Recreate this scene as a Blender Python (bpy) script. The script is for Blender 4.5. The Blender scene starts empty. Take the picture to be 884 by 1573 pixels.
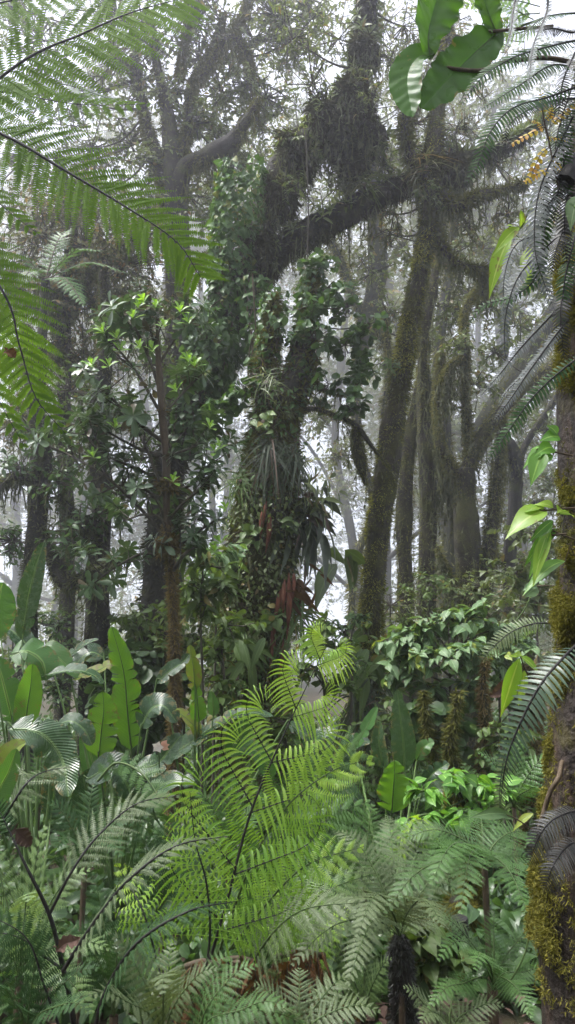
import bpy, math, random
import numpy as np
from mathutils import Vector

# ------------------------------------------------------------------ camera model
F = 1166.0
PITCH = math.radians(10.4)
CAM = np.array([0.0, 0.0, 1.6])
RX = np.array([1.0, 0, 0])
UY = np.array([0, -math.sin(PITCH), math.cos(PITCH)])
FW = np.array([0, math.cos(PITCH), math.sin(PITCH)])

def P(x, y, d):
    """point d metres ahead of the camera that is seen at photo position x, y"""
    return CAM + RX * ((x - 442) / F * d) + UY * (-(y - 786.5) / F * d) + FW * d

def CV(x, y, z):
    """direction: x to the right, y up, z towards the viewer"""
    v = RX * x + UY * y - FW * z
    return v / np.linalg.norm(v)

def PP(lst, d=None):
    """lst of (x, y) or (x, y, depth) or (x, y, depth, radius)"""
    out = []
    for q in lst:
        if len(q) == 2:
            out.append(P(q[0], q[1], d))
        elif len(q) == 3:
            out.append(P(*q))
        else:
            out.append(np.append(P(*q[:3]), q[3]))
    return np.array(out)

SC = bpy.context.scene
COL = SC.collection
Z = np.array([0, 0, 1.0])

def nz(v):
    return v / np.maximum(np.linalg.norm(v, axis=-1, keepdims=True), 1e-9)

def R(seed):
    return np.random.default_rng(seed)

# ------------------------------------------------------------------ geometry store
class G:
    def __init__(s):
        s.V = []; s.Q = []; s.A = []; s.n = 0
    def add(s, V, Q, A):
        if len(V) == 0: return
        s.V.append(np.asarray(V, dtype=np.float32)); s.Q.append(np.asarray(Q, dtype=np.int64) + s.n)
        s.A.append(np.asarray(A, dtype=np.float32)); s.n += len(V)

BASE = {}
_SEEN = {}

def thing(name, label, cat, loc, group=None):
    o = bpy.data.objects.new(name, None)
    COL.objects.link(o)
    o.location = tuple(loc)
    o.empty_display_size = 0.1
    o['label'] = label; o['category'] = cat
    if group: o['group'] = group
    BASE[o.name] = np.array(loc, dtype=float)
    return o

def mk(name, g, mat, parent=None, loc=None, smooth=True):
    if g.n == 0:
        return None
    V = np.concatenate(g.V); Q = np.concatenate(g.Q); A = np.concatenate(g.A)
    base = BASE[parent.name] if parent is not None else np.array(loc if loc is not None else (0, 0, 0), dtype=float)
    me = bpy.data.meshes.new(name)
    me.vertices.add(len(V)); me.vertices.foreach_set('co', (V - base).astype(np.float32).ravel())
    k = Q.shape[1]
    me.loops.add(Q.size); me.loops.foreach_set('vertex_index', Q.ravel().astype(np.int32))
    me.polygons.add(len(Q)); me.polygons.foreach_set('loop_start', np.arange(0, Q.size, k, dtype=np.int32))
    me.polygons.foreach_set('use_smooth', np.full(len(Q), smooth))
    at = me.attributes.new('lf', 'FLOAT_VECTOR', 'POINT')
    at.data.foreach_set('vector', A.ravel())
    me.update(calc_edges=True)
    me.materials.append(mat)
    o = bpy.data.objects.new(name, me)
    COL.objects.link(o)
    if parent is not None:
        o.parent = parent
    else:
        o.location = tuple(base)
    BASE[o.name] = base
    return o

def crown(gt, gl, mat, parent):
    """leaves and the twigs that carry them: one crown mesh with two materials"""
    nl = sum(len(q) for q in gl.Q); g = G()
    for a, b, c in zip(gl.V, gl.Q, gl.A): g.V.append(a); g.Q.append(b); g.A.append(c)
    for a, b, c in zip(gt.V, gt.Q, gt.A): g.V.append(a); g.Q.append(b + gl.n); g.A.append(c)
    g.n = gl.n + gt.n
    o = mk('crown', g, mat, parent)
    o.data.materials.append(M['twig'])
    n = len(o.data.polygons); idx = np.zeros(n, dtype=np.int32); idx[nl:] = 1
    o.data.polygons.foreach_set('material_index', idx)
    return o

def tag(o, label, cat, group=None, kind=None):
    if label: o['label'] = label
    if cat: o['category'] = cat
    if group: o['group'] = group
    if kind: o['kind'] = kind
    return o

# ------------------------------------------------------------------ curves and tubes
def curve(pts, n):
    p = np.asarray(pts, dtype=float)
    m = len(p)
    if m == 2:
        t = np.linspace(0, 1, n)[:, None]
        return p[0] * (1 - t) + p[1] * t
    e = np.vstack([2 * p[0] - p[1], p, 2 * p[-1] - p[-2]])
    out = []
    K = 12
    for i in range(1, m):
        t = np.linspace(0, 1, K, endpoint=False)[:, None]
        a, b, c, d = e[i - 1], e[i], e[i + 1], e[i + 2]
        out.append(0.5 * (2 * b + (c - a) * t + (2 * a - 5 * b + 4 * c - d) * t ** 2 + (3 * b - a - 3 * c + d) * t ** 3))
    q = np.vstack(out + [p[-1:]])
    s = np.r_[0, np.cumsum(np.linalg.norm(np.diff(q[:, :3], axis=0), axis=1))]
    u = np.linspace(0, s[-1], n)
    return np.stack([np.interp(u, s, q[:, j]) for j in range(q.shape[1])], axis=1)

def tang(c):
    return nz(np.gradient(c[..., :3], axis=-2))

def wob(p, seed, sc=1.0):
    """cheap smooth pseudo noise of 3D points, about -1..1"""
    r = R(seed)
    s = 0
    for o in range(3):
        for _ in range(4):
            k = r.normal(size=3) * sc * (2.1 ** o)
            s = s + np.sin(p @ k + r.uniform(0, 6.28)) * (0.5 ** o)
    return s / 3.2

def frames(c):
    T = tang(c)
    ref = np.array([0.31, 0.17, 0.93]) if abs(T[0][2]) < 0.8 else np.array([0.9, -0.35, 0.1])
    N = np.zeros_like(T)
    n = nz(np.cross(T[0], ref))
    for i in range(len(T)):
        n = nz(n - T[i] * np.dot(n, T[i]))
        N[i] = n
    return T, N, np.cross(T, N)

def tube(g, c, rad, sides=8, lump=0.0, lsc=3.0, seed=0, flute=0.0):
    c = np.asarray(c); n = len(c)
    T, N, B = frames(c)
    a = np.linspace(0, 2 * math.pi, sides, endpoint=False)
    dirs = N[:, None] * np.cos(a)[None, :, None] + B[:, None] * np.sin(a)[None, :, None]
    rr = np.broadcast_to(np.asarray(rad, dtype=float), (n,))[:, None]
    V = c[:, None, :3] + dirs * rr[..., None]
    if lump:
        w = wob(V.reshape(-1, 3), seed, lsc).reshape(n, sides)
        rr2 = rr * (1 + lump * w)
        if flute: rr2 = rr2 * (1 + flute * np.sin(a[None] * 5 + w * 2))
        V = c[:, None, :3] + dirs * rr2[..., None]
    V = V.reshape(-1, 3)
    i = np.arange(n - 1)[:, None] * sides; j = np.arange(sides)[None]
    j2 = (j + 1) % sides
    Q = np.stack([i + j, i + j2, i + sides + j2, i + sides + j], -1).reshape(-1, 4)
    r0 = R(seed).uniform()
    A = np.stack([np.broadcast_to(a[None] / 6.2832, (n, sides)), np.broadcast_to(np.linspace(0, 1, n)[:, None], (n, sides)), np.full((n, sides), r0)], -1).reshape(-1, 3)
    g.add(V, Q, A)
    for e, ring in ((0, 0), (n - 1, (n - 1) * sides)):     # end caps
        cc = c[e, :3]
        base = V[ring:ring + sides]
        VV = np.vstack([base, [cc + (T[e] * (1 if e else -1)) * float(rr[e, 0]) * 0.3]])
        q = np.stack([np.arange(sides), (np.arange(sides) + 1) % sides, np.full(sides, sides), np.full(sides, sides)], -1)
        q = np.stack([q[:, 0], q[:, 1], q[:, 2], q[:, 0]], -1)
        # split into quads made of two ring edges where possible
        if sides % 2 == 0:
            ii = np.arange(0, sides, 2)
            q = np.stack([ii, ii + 1, (ii + 2) % sides, np.full(len(ii), sides)], -1)
            g.add(VV, q, np.tile([[0.5, float(e > 0), r0]], (sides + 1, 1)))

def tubes(g, C, Rd, sides=3, rnd=None):
    """many thin tubes at once: C (N,K,3), Rd (N,K)"""
    if len(C) == 0: return
    N_, K = C.shape[:2]
    T = nz(np.gradient(C, axis=1))
    ref = np.where(np.abs(T[..., 2:3]) < 0.8, Z, np.array([1.0, 0.2, 0]))
    n = nz(np.cross(T, ref)); b = np.cross(T, n)
    a = np.linspace(0, 2 * math.pi, sides, endpoint=False)
    V = C[:, :, None] + (n[:, :, None] * np.cos(a)[:, None] + b[:, :, None] * np.sin(a)[:, None]) * Rd[:, :, None, None]
    V = V.reshape(-1, 3)
    o = (np.arange(N_) * K * sides)[:, None, None]
    i = (np.arange(K - 1) * sides)[None, :, None]; j = np.arange(sides)[None, None]; j2 = (j + 1) % sides
    Q = np.stack(np.broadcast_arrays(o + i + j, o + i + j2, o + i + sides + j2, o + i + sides + j), -1).reshape(-1, 4)
    rnd = np.zeros(N_) if rnd is None else rnd
    A = np.zeros((N_, K, sides, 3)); A[..., 1] = np.linspace(0, 1, K)[None, :, None]; A[..., 2] = rnd[:, None, None]
    g.add(V, Q, A.reshape(-1, 3))

# ------------------------------------------------------------------ leaves
def LT(ys, ws, fold=0.25, bend=0.15, sick=0.0, cols=3):
    ys = np.array(ys, float); ws = np.maximum(np.array(ws, float), 0.004)
    cx = np.linspace(-1, 1, cols)
    y, c = np.meshgrid(ys, cx, indexing='ij'); w = ws[:, None]
    V = np.stack([c * w + sick * y ** 2, y, np.abs(c) * w * fold - bend * y ** 2], -1).reshape(-1, 3)
    n = len(ys)
    i = (np.arange(n - 1) * cols)[:, None]; j = np.arange(cols - 1)[None]
    Q = np.stack([i + j, i + j + 1, i + cols + j + 1, i + cols + j], -1).reshape(-1, 4)
    return V, Q, np.stack([c, y], -1).reshape(-1, 2)

def prof(n, f):
    ys = np.linspace(0, 1, n)
    return ys, [f(t) for t in ys]

OV3 = LT([0, .3, .7, 1], [.02, .24, .2, .0], .3, .2)
OV2 = LT([0, .45, 1], [.02, .26, .0], .3, .2)
OV5 = LT([0, .12, .3, .55, .8, .93, 1], [.02, .17, .27, .28, .17, .07, 0], .3, .3)
OVB = LT(np.linspace(0, 1, 9), [.015, .2, .29, .32, .31, .26, .17, .07, 0], .28, .3)
RND = LT([0, .2, .55, .85, 1], [.05, .36, .42, .24, 0], .2, .2)
HRT = LT([0, .08, .3, .55, .8, 1], [.12, .36, .42, .3, .14, 0], .25, .25)
LAN = LT([0, .2, .5, .8, 1], [.02, .11, .13, .08, 0], .3, .3)
LAN7 = LT(np.linspace(0, 1, 8), [.012, .09, .14, .16, .15, .11, .05, 0], .35, .35)
STRAP = LT(np.linspace(0, 1, 9), [.03, .03, .031, .03, .028, .024, .018, .01, 0], .6, .9)
OBV = LT([0, .2, .5, .75, .92, 1], [.03, .08, .17, .21, .14, 0.02], .3, .12)
SLV = LT([0, .5, 1], [.07, .07, .0], .0, .25, cols=2)
SLVF = LT([0, .5, 1], [.16, .14, .0], .0, .3, cols=2)
PN3 = LT([0, .5, 1], [.13, .11, .015], .1, .1, .06, cols=2)
PN4 = LT([0, .35, .7, 1], [.16, .14, .09, .02], .15, .12, .08, cols=3)
PN6 = LT([0, .15, .4, .65, .85, 1], [.17, .15, .15, .12, .07, .01], .2, .18, .10)
def _ser(n, w0, sick, bend):
    ys = []; ws = []
    for i in range(n):
        y = i / n
        e = w0 * (1 - y ** 1.6) ** .8 + .012
        ys += [y, y + .55 / n]; ws += [e * .55, e]
    ys.append(1); ws.append(.006)
    return LT(ys, ws, .25, bend, sick)
SER8 = _ser(8, .125, .16, .1)      # a lobed leaflet
SER12 = _ser(11, .085, .20, .22)   # a long narrow lobed leaflet
SER12B = _ser(12, .13, .10, .12)   # a broad lobed leaflet
def _swd(n):
    ys = np.linspace(0, 1, n)
    return LT(ys, [(.13 if t < .1 else .12) * (1 - t ** 3) + .008 for t in ys], .1, .15, .12)
SWD = _swd(5)

def scatter(g, t, pos, d, nr, L, rnd=None, wid=1.0, sag=0.0, rng=None):
    tv, tq, ta = t
    n = len(pos)
    if n == 0: return
    d = nz(d); s = nz(np.cross(d, nr)); nn = np.cross(s, d)
    L = np.broadcast_to(np.asarray(L, float), (n,)); wid = np.broadcast_to(np.asarray(wid, float), (n,))
    V = pos[:, None] + L[:, None, None] * (s[:, None] * (tv[None, :, 0:1] * wid[:, None, None]) + d[:, None] * tv[None, :, 1:2] + nn[:, None] * tv[None, :, 2:3])
    if np.any(sag):
        sg = np.broadcast_to(np.asarray(sag, float), (n,))
        V[..., 2] -= (sg * L)[:, None] * tv[None, :, 1] ** 2
    if rnd is None: rnd = (rng or R(7)).uniform(size=n)
    m = len(tv)
    A = np.empty((n, m, 3)); A[..., 0] = ta[:, 0]; A[..., 1] = ta[:, 1]; A[..., 2] = np.asarray(rnd)[:, None]
    Q = (tq[None] + (np.arange(n) * m)[:, None, None]).reshape(-1, 4)
    g.add(V.reshape(-1, 3), Q, A.reshape(-1, 3))

def rdir(r, n, up=0.0):
    v = r.normal(size=(n, 3)); v = nz(v); v[:, 2] += up
    return nz(v)

def fuzz(g, c, rad, n, L, seed, t=SLV, out=.8, down=.45, thr=-9.0, nsc=4.0, side=None):
    """moss: small slivers that stand off the surface of a trunk along curve c"""
    r = R(seed)
    c = np.asarray(c); T, N, B = frames(c)
    m = len(c); k = r.uniform(0, m - 1.001, n); i = k.astype(int); f = (k - i)[:, None]
    a = r.uniform(0, 2 * math.pi, n)[:, None]
    dr = nz((N[i] * np.cos(a) + B[i] * np.sin(a)))
    rad = np.broadcast_to(np.asarray(rad, float), (m,))
    rr = (rad[i] * (1 - f[:, 0]) + rad[i + 1] * f[:, 0])[:, None]
    p = c[i, :3] * (1 - f) + c[i + 1, :3] * f
    pos = p + dr * rr * .93
    w = wob(pos, seed + 5, nsc)
    keep = w > thr
    if side is not None:
        keep &= (dr @ side) > r.uniform(-.9, .5, n)
    pos, dr, w = pos[keep], dr[keep], w[keep]; n = len(pos)
    d = dr * out - Z * down + r.normal(size=(n, 3)) * .45
    ln = L * r.uniform(.4, 1.5, n) * (1 + .6 * np.clip(w - max(thr, -1), 0, 1))
    scatter(g, t, pos, d, r.normal(size=(n, 3)), ln, r.uniform(size=n))

def strands(g, pts, L, seed, rad=.004, wig=.25):
    """hanging moss: wiggly tapered threads"""
    r = R(seed); n = len(pts)
    K = 6
    ln = L * r.uniform(.25, 1.3, n)
    st = np.zeros((n, K, 3)); st[:, 1:] = r.normal(size=(n, K - 1, 3)) * wig; st[..., 2] = -1
    st[:, 0] = 0
    C = pts[:, None] + np.cumsum(st * (ln / (K - 1))[:, None, None], axis=1)
    Rr = rad * r.uniform(.5, 1.6, n)[:, None] * np.array([1, 1.1, .9, .7, .45, .1])[None]
    tubes(g, C, Rr, 3, r.uniform(size=n))
    # fuzz on the threads
    m = 8
    k = r.uniform(0, K - 1.01, (n, m)); i = k.astype(int); f = (k - i)[..., None]
    idx = np.arange(n)[:, None]
    pos = (C[idx, i] * (1 - f) + C[idx, i + 1] * f).reshape(-1, 3)
    d = r.normal(size=pos.shape) * .6; d[:, 2] -= .8
    scatter(g, SLVF, pos, d, r.normal(size=pos.shape), np.repeat(np.clip(ln, .02, .4), m) * .16, r.uniform(size=len(pos)))

def on_tube(c, rad, n, seed, under=False, top=False):
    r = R(seed); c = np.asarray(c); T, N, B = frames(c); m = len(c)
    k = r.uniform(0, m - 1.001, n); i = k.astype(int); f = (k - i)[:, None]
    a = r.uniform(0, 2 * math.pi, n)[:, None]
    dr = nz(N[i] * np.cos(a) + B[i] * np.sin(a))
    if under: dr[:, 2] = -np.abs(dr[:, 2])
    if top: dr[:, 2] = np.abs(dr[:, 2])
    rad = np.broadcast_to(np.asarray(rad, float), (m,))
    rr = (rad[i] * (1 - f[:, 0]) + rad[i + 1] * f[:, 0])[:, None]
    return c[i, :3] * (1 - f) + c[i + 1, :3] * f + dr * rr * .95, dr

def spray(gl, gt, centre, rad, nt, nl, L, seed, t=OV3, up=.2, flat=.5, tw=.004, wid=1.0, droop=.25, rev=0.0, root=None):
    """a clump of foliage: nt twigs through an ellipsoid, nl leaves on each"""
    r = R(seed)
    rad = np.broadcast_to(np.asarray(rad, float), (3,))
    d = rdir(r, nt, up)
    st = centre + r.normal(size=(nt, 3)) * rad * .28
    K = 6; s = np.linspace(-.25, 1, K)[None, :, None]; s = np.maximum(s, 0)
    ln = (r.uniform(.45, 1.0, nt)[:, None] * d * rad)
    bend = r.normal(size=(nt, 3)) * .18 * rad
    C = st[:, None] + ln[:, None] * s + bend[:, None] * s ** 2
    C[..., 2] -= droop * np.linalg.norm(ln, axis=1)[:, None] * s[..., 0] ** 2
    C[:, 0] = centre
    if gt is not None:
        tubes(gt, C, tw * np.array([1.3, 1.2, 1, .8, .6, .3])[None] * r.uniform(.6, 1.4, nt)[:, None], 3, r.uniform(size=nt))
    k = np.linspace(.3, 1, nl)[None] + r.uniform(-.05, .05, (nt, nl)); k = np.clip(k, 0, .999) * (K - 1)
    i = k.astype(int); i = np.minimum(i, K - 2); f = (k - i)[..., None]; idx = np.arange(nt)[:, None]
    pos = (C[idx, i] * (1 - f) + C[idx, i + 1] * f)
    tg = nz(C[idx, i + 1] - C[idx, i])
    sd = nz(np.cross(tg, Z + r.normal(size=(nt, 1, 3)) * .3))
    sgn = np.where(np.arange(nl) % 2 == 0, 1, -1)[None, :, None]
    ld = tg * .6 + sd * sgn * .9 + r.normal(size=pos.shape) * .3; ld[..., 2] -= .15
    nr = Z * flat + r.normal(size=pos.shape) * .45 + nz(pos - centre) * .3
    n = nt * nl
    scatter(gl, t, pos.reshape(-1, 3), ld.reshape(-1, 3), nr.reshape(-1, 3), L * r.uniform(.55, 1.25, n), np.repeat(r.uniform(size=nt), nl) * .6 + r.uniform(size=n) * .4, wid, .1)
    return C

def rosettes(g, pos, ax, L, seed, nleaf=9, t=OBV, rnd=None, el=(.1, .9)):
    r = R(seed); n = len(pos)
    ax = nz(ax)
    a0 = r.uniform(0, 6.28, (n, 1)) + np.arange(nleaf)[None] * 2.4
    e1 = nz(np.cross(ax, np.array([.3, .2, .9]) + 0 * ax)); e2 = np.cross(ax, e1)
    el_ = np.linspace(el[0], el[1], nleaf)[None, :, None] + r.uniform(-.12, .12, (n, nleaf, 1))
    rad = e1[:, None] * np.cos(a0)[..., None] + e2[:, None] * np.sin(a0)[..., None]
    d = rad * np.cos(el_) + ax[:, None] * np.sin(el_)
    nr = ax[:, None] * np.cos(el_) - rad * np.sin(el_)
    p = pos[:, None] + rad * .004 + ax[:, None] * (np.arange(nleaf)[None, :, None] * .004)
    Lr = np.broadcast_to(np.asarray(L, float), (n,))[:, None] * r.uniform(.75, 1.15, (n, nleaf)) * np.linspace(1.1, .8, nleaf)[None]
    rn = (r.uniform(size=(n, 1)) * .5 + r.uniform(size=(n, nleaf)) * .5) if rnd is None else np.broadcast_to(np.asarray(rnd), (n, nleaf))
    scatter(g, t, p.reshape(-1, 3), d.reshape(-1, 3), nr.reshape(-1, 3), Lr.ravel(), rn.ravel(), 1.0, .12)

def join(gt, cs, e, r0=.014):
    best = None
    for c in cs:
        k = np.linalg.norm(c[:, :3] - e, axis=1) + .35 * np.maximum(0, c[:, 2] - e[2])
        j = int(np.argmin(k))
        if best is None or k[j] < best[0]: best = (k[j], c[j, :3])
    a = best[1]; m = (a + e) / 2 + Z * -.08 * np.linalg.norm(e - a) + np.array([.05, .03, 0]) * np.linalg.norm(e - a)
    q = curve(np.array([a, m, e]), 14)
    tubes(gt, q[None], np.linspace(r0, r0 * .5, 14)[None], 5)

# ------------------------------------------------------------------ fern fronds
PROF = ([0, .12, .35, .6, .8, .93, 1], [.62, .85, 1, .8, .48, .2, .05])
def frond(parent, ctrl, up, plen, mat, smat, n=18, m=22, ql=.2, alpha=(70, 38), t=PN4, t0=.12, droop=.25, curl=0.0,
          fwd=.15, beta=68, sag=.12, rr=.006, seed=1, label=None, qprof=None, pprof=PROF, simple=False, jit=.07, cosw=.35, name='frond', qcurl=0.0, side_up=0.0, lost=0.0, cu=.5, kq=1.0, kwid=.8):
    """one fern frond: rachis along ctrl, n pinnae a side, m leaflets a side on each; simple = leaflets straight on the rachis"""
    r = R(seed)
    c = curve(ctrl, 48); L = np.linalg.norm(np.diff(c, axis=0), axis=1).sum()
    T = tang(c); up = np.asarray(up, float)
    if up.ndim == 1: up = np.broadcast_to(up, T.shape)
    S = nz(np.cross(T, up)); U = np.cross(S, T)
    gs = G(); gl = G()
    tube(gs, c, rr * np.interp(np.linspace(0, 1, 48), [0, .6, 1], [1, .6, .12]), 6, seed=seed)
    u = (np.arange(n) + .5) / n
    u = np.concatenate([u, u + .12 / n]); sg = np.concatenate([np.ones(n), -np.ones(n)])
    u = np.clip(u + r.uniform(-.1, .1, 2 * n) / n, 0, 1)
    k = (t0 + (1 - t0) * u) * 47; i = np.minimum(k.astype(int), 46); f = (k - i)[:, None]
    b = c[i] * (1 - f) + c[i + 1] * f; Tk, Sk, Uk = nz(T[i]), S[i], U[i]
    al = np.radians(np.interp(u, [0, 1], alpha)) + r.uniform(-jit, jit, 2 * n)
    d = Tk * np.cos(al)[:, None] + Sk * (sg * np.sin(al))[:, None] + Uk * side_up + r.normal(size=Tk.shape) * jit * .8
    d = nz(d)
    Lk = plen * np.interp(u, *pprof) * r.uniform(.9, 1.08, 2 * n)
    keep = r.uniform(size=2 * n) >= lost
    b, Tk, Sk, Uk, d, Lk, u, sg = b[keep], Tk[keep], Sk[keep], Uk[keep], d[keep], Lk[keep], u[keep], sg[keep]
    N_ = len(b)
    if simple:
        tw_ = float((t[0][t[2][:, 0] == 1][:, 0] - t[0][t[2][:, 0] == -1][:, 0]).max()) / 2; ws_ = min(1.5, kwid * (L * (1 - t0) / n) / (2 * tw_ * plen))
        scatter(gl, t, b, d, Uk + r.normal(size=Uk.shape) * .1, Lk, r.uniform(size=N_), ws_, droop)
    else:
        K = 12; s = np.linspace(0, 1, K)
        D = np.zeros((N_, K, 3)); e = nz(Uk * cu + Tk * (1 - cu)); 
        for j, sj in enumerate(s):
            v = d + Tk * fwd * sj - Z * droop * sj * 1.2
            v = nz(v)
            if curl:
                th = curl * np.clip((sj - .45) / .55, 0, 1) ** 1.4
                ee = nz(e - v * np.sum(e * v, axis=1, keepdims=True))
                v = v * math.cos(th) + ee * math.sin(th)
            D[:, j] = v
        C = b[:, None] + np.cumsum(D, axis=1) * (Lk / K)[:, None, None] - D[:, :1] * (Lk / K)[:, None, None]
        tubes(gs if cosw > .5 else gl, C, (rr * cosw * np.linspace(1, .15, K))[None] * (Lk / plen)[:, None] ** .5, 3, r.uniform(size=N_) * 0 + .5)
        Tq = nz(np.gradient(C, axis=1))
        v_ = (np.arange(m) + .6) / (m + .3)
        kk = v_ * (K - 1); ii = np.minimum(kk.astype(int), K - 2); ff = (kk - ii)[None, :, None]
        pb = C[:, ii] * (1 - ff) + C[:, ii + 1] * ff; tq = nz(Tq[:, ii] * (1 - ff) + Tq[:, ii + 1] * ff)
        n0 = Uk[:, None] + np.zeros_like(tq); 
        if curl: n0 = n0 * .6 + nz(np.cross(tq, np.cross(tq, e[:, None] + 0 * tq))) * -0.2
        sd = nz(np.cross(tq, n0)); nn = np.cross(sd, tq)
        spc = L * (1 - t0) / n * math.sin(math.radians((alpha[0] + alpha[1]) / 2))
        qlen = spc * .5 * kq / max(.5, math.sin(math.radians(beta)))
        _nc = int((t[2][:, 0] == 1).sum()); tw_ = float((t[0][t[2][:, 0] == 1][:, 0] - t[0][t[2][:, 0] == -1][:, 0]).max()) / 2
        widq = min(4.0, kwid * (plen / m) / (2 * tw_ * qlen))
        qL = qlen * np.interp(v_, *(qprof or ([0, .1, .4, .75, 1], [.75, .95, 1, .6, .18])))[None] * ((Lk / plen) ** .4)[:, None]
        be = math.radians(beta)
        for q in (1, -1):
            dd = tq * math.cos(be) + sd * q * math.sin(be) + r.normal(size=tq.shape) * .07
            rn = np.clip(r.uniform(size=(N_, 1)) * .35 + u[:, None] * .45 + r.uniform(size=(N_, m)) * .2, 0, 1)
            scatter(gl, t if q > 0 else (t[0] * np.array([-1, 1, 1.]), t[1][:, ::-1], t[2]), pb.reshape(-1, 3), dd.reshape(-1, 3), nn.reshape(-1, 3),
                    (qL * r.uniform(.88, 1.1, qL.shape)).ravel(), rn.ravel(), widq, sag)
    fo = mk(name, gl, mat, parent)
    if label: fo['label'] = label
    so = mk('stalk', gs, smat, fo)
    return fo

# ------------------------------------------------------------------ paddle leaves
def paddle(parent, ctrl, up, width, mat, smat, seed=1, fold=.25, tears=3, ripple=.03, t0=.0, name='leaf', label=None, point=.75, droop=.0, rr=.008, stem=None, rows=40):
    r = R(seed)
    c = curve(ctrl, rows + 1); T = tang(c); up = np.asarray(up, float)
    S = nz(np.cross(T, up + 0 * T)); U = np.cross(S, T)
    v = np.linspace(0, 1, rows + 1)
    w = width * np.clip(np.sin(np.pi * np.clip(v, 0, 1) ** point) ** .5, .0, 1) + .002
    w[0] = max(w[0], .004)
    cols = 7
    tr = sorted(r.integers(5, rows - 4, tears)) if tears else []
    g = G()
    rndv = r.uniform()
    for sd in (1, -1):
        trs = sorted(r.integers(4, rows - 3, max(0, tears)).tolist()) if tears else []
        cuts = [0] + sorted(set(trs)) + [rows]
        ph = r.uniform(0, 6, 3)
        for a, b in zip(cuts[:-1], cuts[1:]):
            idx = np.arange(a, b + 1)
            x = np.linspace(0, 1, cols)[None]
            vv = v[idx][:, None]
            off = (x ** 1.5) * r.uniform(-.08, .08) * width
            fo = fold + r.uniform(-.12, .12) * (1 if tears else .2)
            edge = w[idx] * (1 + ripple * .8 * np.sin(vv[:, 0] * 47 + ph[0]) * np.sin(vv[:, 0] * 19 + ph[1]))
            if tears:
                nn_ = len(idx); tt = np.linspace(0, 1, nn_)
                edge = edge * (1 - .22 * np.exp(-tt * 12) * (a > 0) - .22 * np.exp(-(1 - tt) * 12) * (b < rows))
            gap = (x ** 2) * (np.linspace(1, -1, len(idx))[:, None]) * (.010 * (tears > 0))
            X = edge[:, None] * x
            zz = fo * X + ripple * width * x ** 2 * np.sin(vv * 33 + ph[2]) - droop * X * x
            al = X * .35 + off + gap
            Vv = c[idx][:, None] + S[idx][:, None] * (X * sd)[..., None] + U[idx][:, None] * zz[..., None] + T[idx][:, None] * (al * np.clip(1.2 - vv, .2, 1))[..., None]
            nr_ = len(idx)
            i = (np.arange(nr_ - 1) * cols)[:, None]; j = np.arange(cols - 1)[None]
            Q = np.stack([i + j, i + j + 1, i + cols + j + 1, i + cols + j], -1).reshape(-1, 4)
            if sd < 0: Q = Q[:, ::-1]
            A = np.stack([np.broadcast_to(x * sd, (nr_, cols)), np.broadcast_to(vv, (nr_, cols)), np.full((nr_, cols), rndv)], -1).reshape(-1, 3)
            g.add(Vv.reshape(-1, 3), Q, A)
    fo_ = mk(name, g, mat, parent)
    if label: fo_['label'] = label
    gs = G()
    cc = np.vstack([np.asarray(stem)[:, :3], c[2:]]) if stem is not None else c
    cc = curve(cc, 40) if stem is not None else cc
    vv = np.linspace(0, 1, len(cc))
    tube(gs, cc - (0 if stem is not None else 1) * U[:len(cc)] * .002 if stem is None else cc, rr * np.interp(vv, [0, .3, 1], [1.3, 1, .15]), 6, seed=seed)
    mk('midrib', gs, smat, fo_)
    return fo_

# ------------------------------------------------------------------ materials
def _mat(name):
    m = bpy.data.materials.new(name); m.use_nodes = True
    nt = m.node_tree; nt.nodes.clear()
    return m, nt, nt.nodes, nt.links

def N(nt, t, **kw):
    n = nt.nodes.new(t)
    for k, v in kw.items():
        if k.startswith('i_'):
            n.inputs[k[2:].replace('_', ' ')].default_value = v
        else:
            setattr(n, k, v)
    return n

def mixc(nt, fac, a, b, bt='MIX'):
    n = nt.nodes.new('ShaderNodeMix'); n.data_type = 'RGBA'; n.blend_type = bt
    for sock, v in ((n.inputs[0], fac), (n.inputs[6], a), (n.inputs[7], b)):
        if isinstance(v, (int, float)): sock.default_value = v
        elif isinstance(v, (tuple, list)): sock.default_value = (*v, 1) if len(v) == 3 else v
        else: nt.links.new(v, sock)
    return n.outputs[2]

def math_(nt, op, a, b=None, c=None):
    n = nt.nodes.new('ShaderNodeMath'); n.operation = op
    for s, v in zip(n.inputs, (a, b, c)):
        if v is None: continue
        if isinstance(v, (int, float)): s.default_value = v
        else: nt.links.new(v, s)
    return n.outputs[0]

def ramp(nt, fac, stops):
    n = nt.nodes.new('ShaderNodeValToRGB')
    el = n.color_ramp.elements
    while len(el) < len(stops): el.new(.5)
    for e, (p, c) in zip(el, stops):
        e.position = p; e.color = (*c, 1) if len(c) == 3 else c
    nt.links.new(fac, n.inputs[0])
    return n.outputs[0]

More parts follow.
